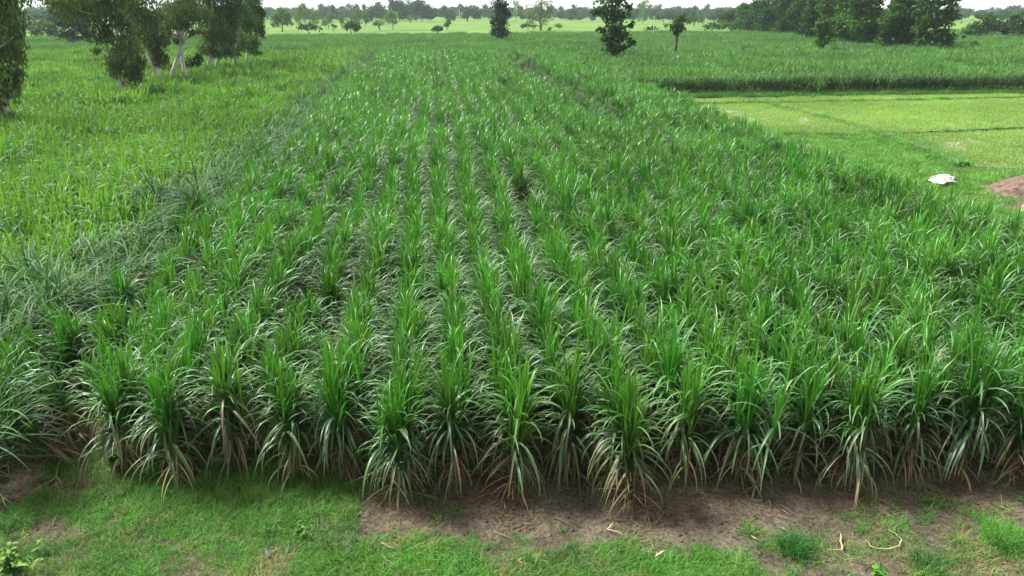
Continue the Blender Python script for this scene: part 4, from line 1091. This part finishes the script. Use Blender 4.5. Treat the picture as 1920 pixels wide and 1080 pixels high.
# dense grove on the right
gpx = [(1372, 52), (1398, 54), (1424, 56), (1450, 58), (1476, 61), (1504, 64), (1532, 68), (1562, 71), (1592, 75), (1624, 78), (1700, 82)]
for k, (px, py) in enumerate(gpx):
    top = np.interp(px, [1372, 1430, 1500, 1600, 1700], [14, -5, -16, -28, -36]); h = py - top; bl = []
    wpx = np.interp(px, [1372, 1700], [17, 31])
    nb = 15
    for j in range(nb):
        t = (j + .5) / nb
        bl.append((px + rng.normal(0, wpx * .5) * (1 - .3 * t), py - 2 - (h - 8) * t + rng.normal(0, 2), wpx * U(.7, 1.0, 1)[0] * (1.1 - .35 * t), h * U(.12, .17, 1)[0], U(.75, 1.3, 1)[0]))
    tree("grove_tree", (px, py), 1.6, bl, .62, BR * U(.62, .95, 1)[0], f"dense dark green grove tree, {ORD[k]} from the far left end of the right grove", group="trees of the right grove", cover=4.4, tw=.4, vary=.45, deep=1.0, limbs=False)
tree("grove_tree", (1665, 82), 1.6, [(1672, 40, 20, 12), (1690, 24, 22, 14), (1660, 55, 14, 10), (1655, 66, 10, 8), (1690, 52, 18, 12), (1680, 10, 18, 10), (1668, 72, 12, 7)], .7, LT * .72, "lighter yellow-green grove tree bulging forward near the right grove end", group="trees of the right grove", cover=4.6, vary=.35, tw=.3)
tree("grove_tree", (1755, 87), 1.5, [(1768, 42, 24, 16), (1748, 12, 28, 16), (1765, 66, 26, 12), (1786, 2, 14, 12), (1742, -20, 36, 20), (1735, 45, 20, 14), (1740, 74, 18, 9), (1782, 24, 14, 10), (1775, 80, 14, 5), (1725, 60, 14, 10)], .85, BR * 1.0, "big bright large-leaved tree forming the right end of the dense grove", group="trees of the right grove", cover=4.4, vary=.45, tw=.4)

# far woods: one mass
kinds = []
for k in range(6):
    a = Acc(); h = U(8, 13, 1)[0]
    for j in range(7): leaf_cloud(a, (rng.normal(0, 1.6), rng.normal(0, 1.6), h * U(.3, .9, 1)[0]), (2.4, 2.4, 2.0), 1.3, 3.0, DK * U(.9, 1.5, 1)[0], 'broad', .3, 8)
    kinds.append(a.build("far_tree_crown", M_crown))
P = []
for Y0, n, wob in ((470, 110, 25), (560, 420, 40), (760, 800, 80), (1050, 800, 120)):
    X = U(-.9 * Y0, 1.05 * Y0, n); yy = Y0 + rng.normal(0, wob, n)
    keep = vnoise(X * .012 + Y0, yy * .004, 8) > (.5 if Y0 < 500 else .22)
    P += [(x, y, 0) for x, y, kk in zip(X, yy, keep) if kk]
n = len(P); P = np.array(P)
scatter("distant_woods", kinds, P, spin(n, 0), U(.5, .9, n) * np.where(P[:, 1] > 650, 1.25, 1.0), "hazy bluish woods all along the horizon", "woods")

# pole and pylons
b = on_plane(1225, 60, 1.6); tp_, s_ = on_depth(1225, 30, b[1])
a = Acc(); V, F = tube([[0, 0, 0], [0, 0, tp_[2]]], [.11, .08], 8); a.add(V, F, (.7, .7, .68)); V, F = tube([[-.5, 0, tp_[2] - .3], [.5, 0, tp_[2] - .3]], [.05, .05], 6); a.add(V, F, (.6, .6, .58))
tag(link("utility_pole", a.build("utility_pole", simple_mat("pale_concrete", (.62, .62, .6), .8)), None, (b[0], b[1], 0)), "thin pale utility pole standing in the far cane field", "utility pole")
M_steel = simple_mat("galvanised_steel", (.42, .44, .46), .5, .3)
for px, Y, lab in ((1345, 620, "hazy lattice power pylon left of the dense grove"), (905, 820, "very faint lattice power pylon left of the dark column tree")):
    q, s_ = on_depth(px, 15, Y); a = Acc(); H = 34
    def wd(z): return 3.2 * (1 - z / H) + .6 if z < 24 else .9
    lv = [0, 5, 10, 14.5, 18.5, 22, 25, 28, 31, 34]
    cn = [(-1, -1), (1, -1), (1, 1), (-1, 1)]
    for z0, z1 in zip(lv[:-1], lv[1:]):
        for i in range(4):
            u, v = cn[i], cn[(i + 1) % 4]
            A = np.array([u[0] * wd(z0), u[1] * wd(z0), z0]); B = np.array([u[0] * wd(z1), u[1] * wd(z1), z1]); Cc = np.array([v[0] * wd(z0), v[1] * wd(z0), z0]); D = np.array([v[0] * wd(z1), v[1] * wd(z1), z1])
            for s0, s1, r in ((A, B, .14), (A, D, .08), (Cc, B, .08), (B, D, .08)):
                V, F = tube([s0, s1], [r, r], 4); a.add(V, F, (.4, .4, .4))
    for z in (24, 28, 32):
        for sg in (-1, 1):
            for zz in (z, z + 1.6): V, F = tube([[0, 0, zz], [sg * 6.5, 0, z]], [.12, .08], 4); a.add(V, F, (.4, .4, .4))
            V, F = tube([[sg * 6.5, 0, z], [sg * 6.5, 0, z - 2]], [.1, .1], 5); a.add(V, F, (.4, .4, .4))
    tag(link("power_pylon", a.build("power_pylon", M_steel), None, (q[0], Y, 0)), lab, "pylon")

# ------------------------------------------------------------------ air, sky and sun
HZ = 60
me = bpy.data.meshes.new("haze"); x0, x1, y0, y1, z0, z1 = -1500, 1700, -60, 1500, -1, HZ
me.from_pydata([(x, y, z) for z in (z0, z1) for x, y in ((x0, y0), (x1, y0), (x1, y1), (x0, y1))], [], [(0, 3, 2, 1), (4, 5, 6, 7), (0, 1, 5, 4), (1, 2, 6, 5), (2, 3, 7, 6), (3, 0, 4, 7)])
M_haze, nt, out = new_mat("haze"); vp = nt.nodes.new("ShaderNodeVolumePrincipled"); vp.inputs["Color"].default_value = (.78, .90, 1.0, 1); vp.inputs["Density"].default_value = 0.0002; vp.inputs["Anisotropy"].default_value = 0.2
nt.links.new(vp.outputs[0], out.inputs["Volume"]); me.materials.append(M_haze)
tag(link("haze", me), "thin pale haze over the whole plain", "haze", None, "stuff")

SUN_EL, SUN_AZ = R(54), R(-62)        # azimuth measured from +Y towards +X
w = bpy.data.worlds.new("World"); scene.world = w; w.use_nodes = True
nt = w.node_tree; nt.nodes.clear(); N = nt.nodes.new; Lk = nt.links.new
sky = N("ShaderNodeTexSky"); sky.sky_type = 'NISHITA'; sky.sun_disc = False; sky.sun_elevation = SUN_EL; sky.sun_rotation = SUN_AZ; sky.dust_density = 4; sky.air_density = 1.2
tc = N("ShaderNodeTexCoord"); no = N("ShaderNodeTexNoise"); no.inputs["Scale"].default_value = 2.2; no.inputs["Detail"].default_value = 6; Lk(tc.outputs["Generated"], no.inputs["Vector"])
cr = N("ShaderNodeValToRGB"); cr.color_ramp.elements[0].position = .3; cr.color_ramp.elements[0].color = (7.8, 7.8, 7.7, 1); cr.color_ramp.elements[1].position = .7; cr.color_ramp.elements[1].color = (12.5, 12.6, 12.6, 1)
Lk(no.outputs["Fac"], cr.inputs[0])
sx = N("ShaderNodeSeparateXYZ"); Lk(tc.outputs["Generated"], sx.inputs[0])
ahead = N("ShaderNodeMapRange"); ahead.inputs["From Min"].default_value = -.7; ahead.inputs["From Max"].default_value = .6; ahead.inputs["To Min"].default_value = .42; ahead.inputs["To Max"].default_value = 1.15; Lk(sx.outputs["Y"], ahead.inputs["Value"])
cl = N("ShaderNodeMix"); cl.data_type = 'RGBA'; cl.blend_type = 'MULTIPLY'; cl.inputs[0].default_value = 1; Lk(cr.outputs[0], cl.inputs[6]); Lk(ahead.outputs[0], cl.inputs[7])
mx = N("ShaderNodeMix"); mx.data_type = 'RGBA'; mx.inputs[0].default_value = .92; Lk(sky.outputs[0], mx.inputs[6]); Lk(cl.outputs[2], mx.inputs[7])
bg = N("ShaderNodeBackground"); bg.inputs["Strength"].default_value = .076; Lk(mx.outputs[2], bg.inputs[0]); wo = N("ShaderNodeOutputWorld"); Lk(bg.outputs[0], wo.inputs[0])
ld = bpy.data.lights.new("sun", 'SUN'); ld.energy = 4.6; ld.angle = R(10); ld.color = (1, .98, .94)
lo = bpy.data.objects.new("sun", ld); C.objects.link(lo)
dv = Vector((math.cos(SUN_EL) * math.sin(SUN_AZ), math.cos(SUN_EL) * math.cos(SUN_AZ), math.sin(SUN_EL)))
lo.rotation_euler = dv.to_track_quat('Z', 'Y').to_euler(); lo.location = (0, 0, 50)

vs = scene.view_settings; vs.view_transform = 'Standard'; vs.look = 'None'; vs.gamma = 1; vs.use_curve_mapping = False; vs.exposure = 0.95
scene.cycles.max_bounces = 6; scene.cycles.transmission_bounces = 4; scene.cycles.diffuse_bounces = 2; scene.cycles.glossy_bounces = 2; scene.cycles.volume_bounces = 1; scene.cycles.use_denoising = True; scene.cycles.use_adaptive_sampling = False; scene.cycles.denoising_prefilter = 'ACCURATE'
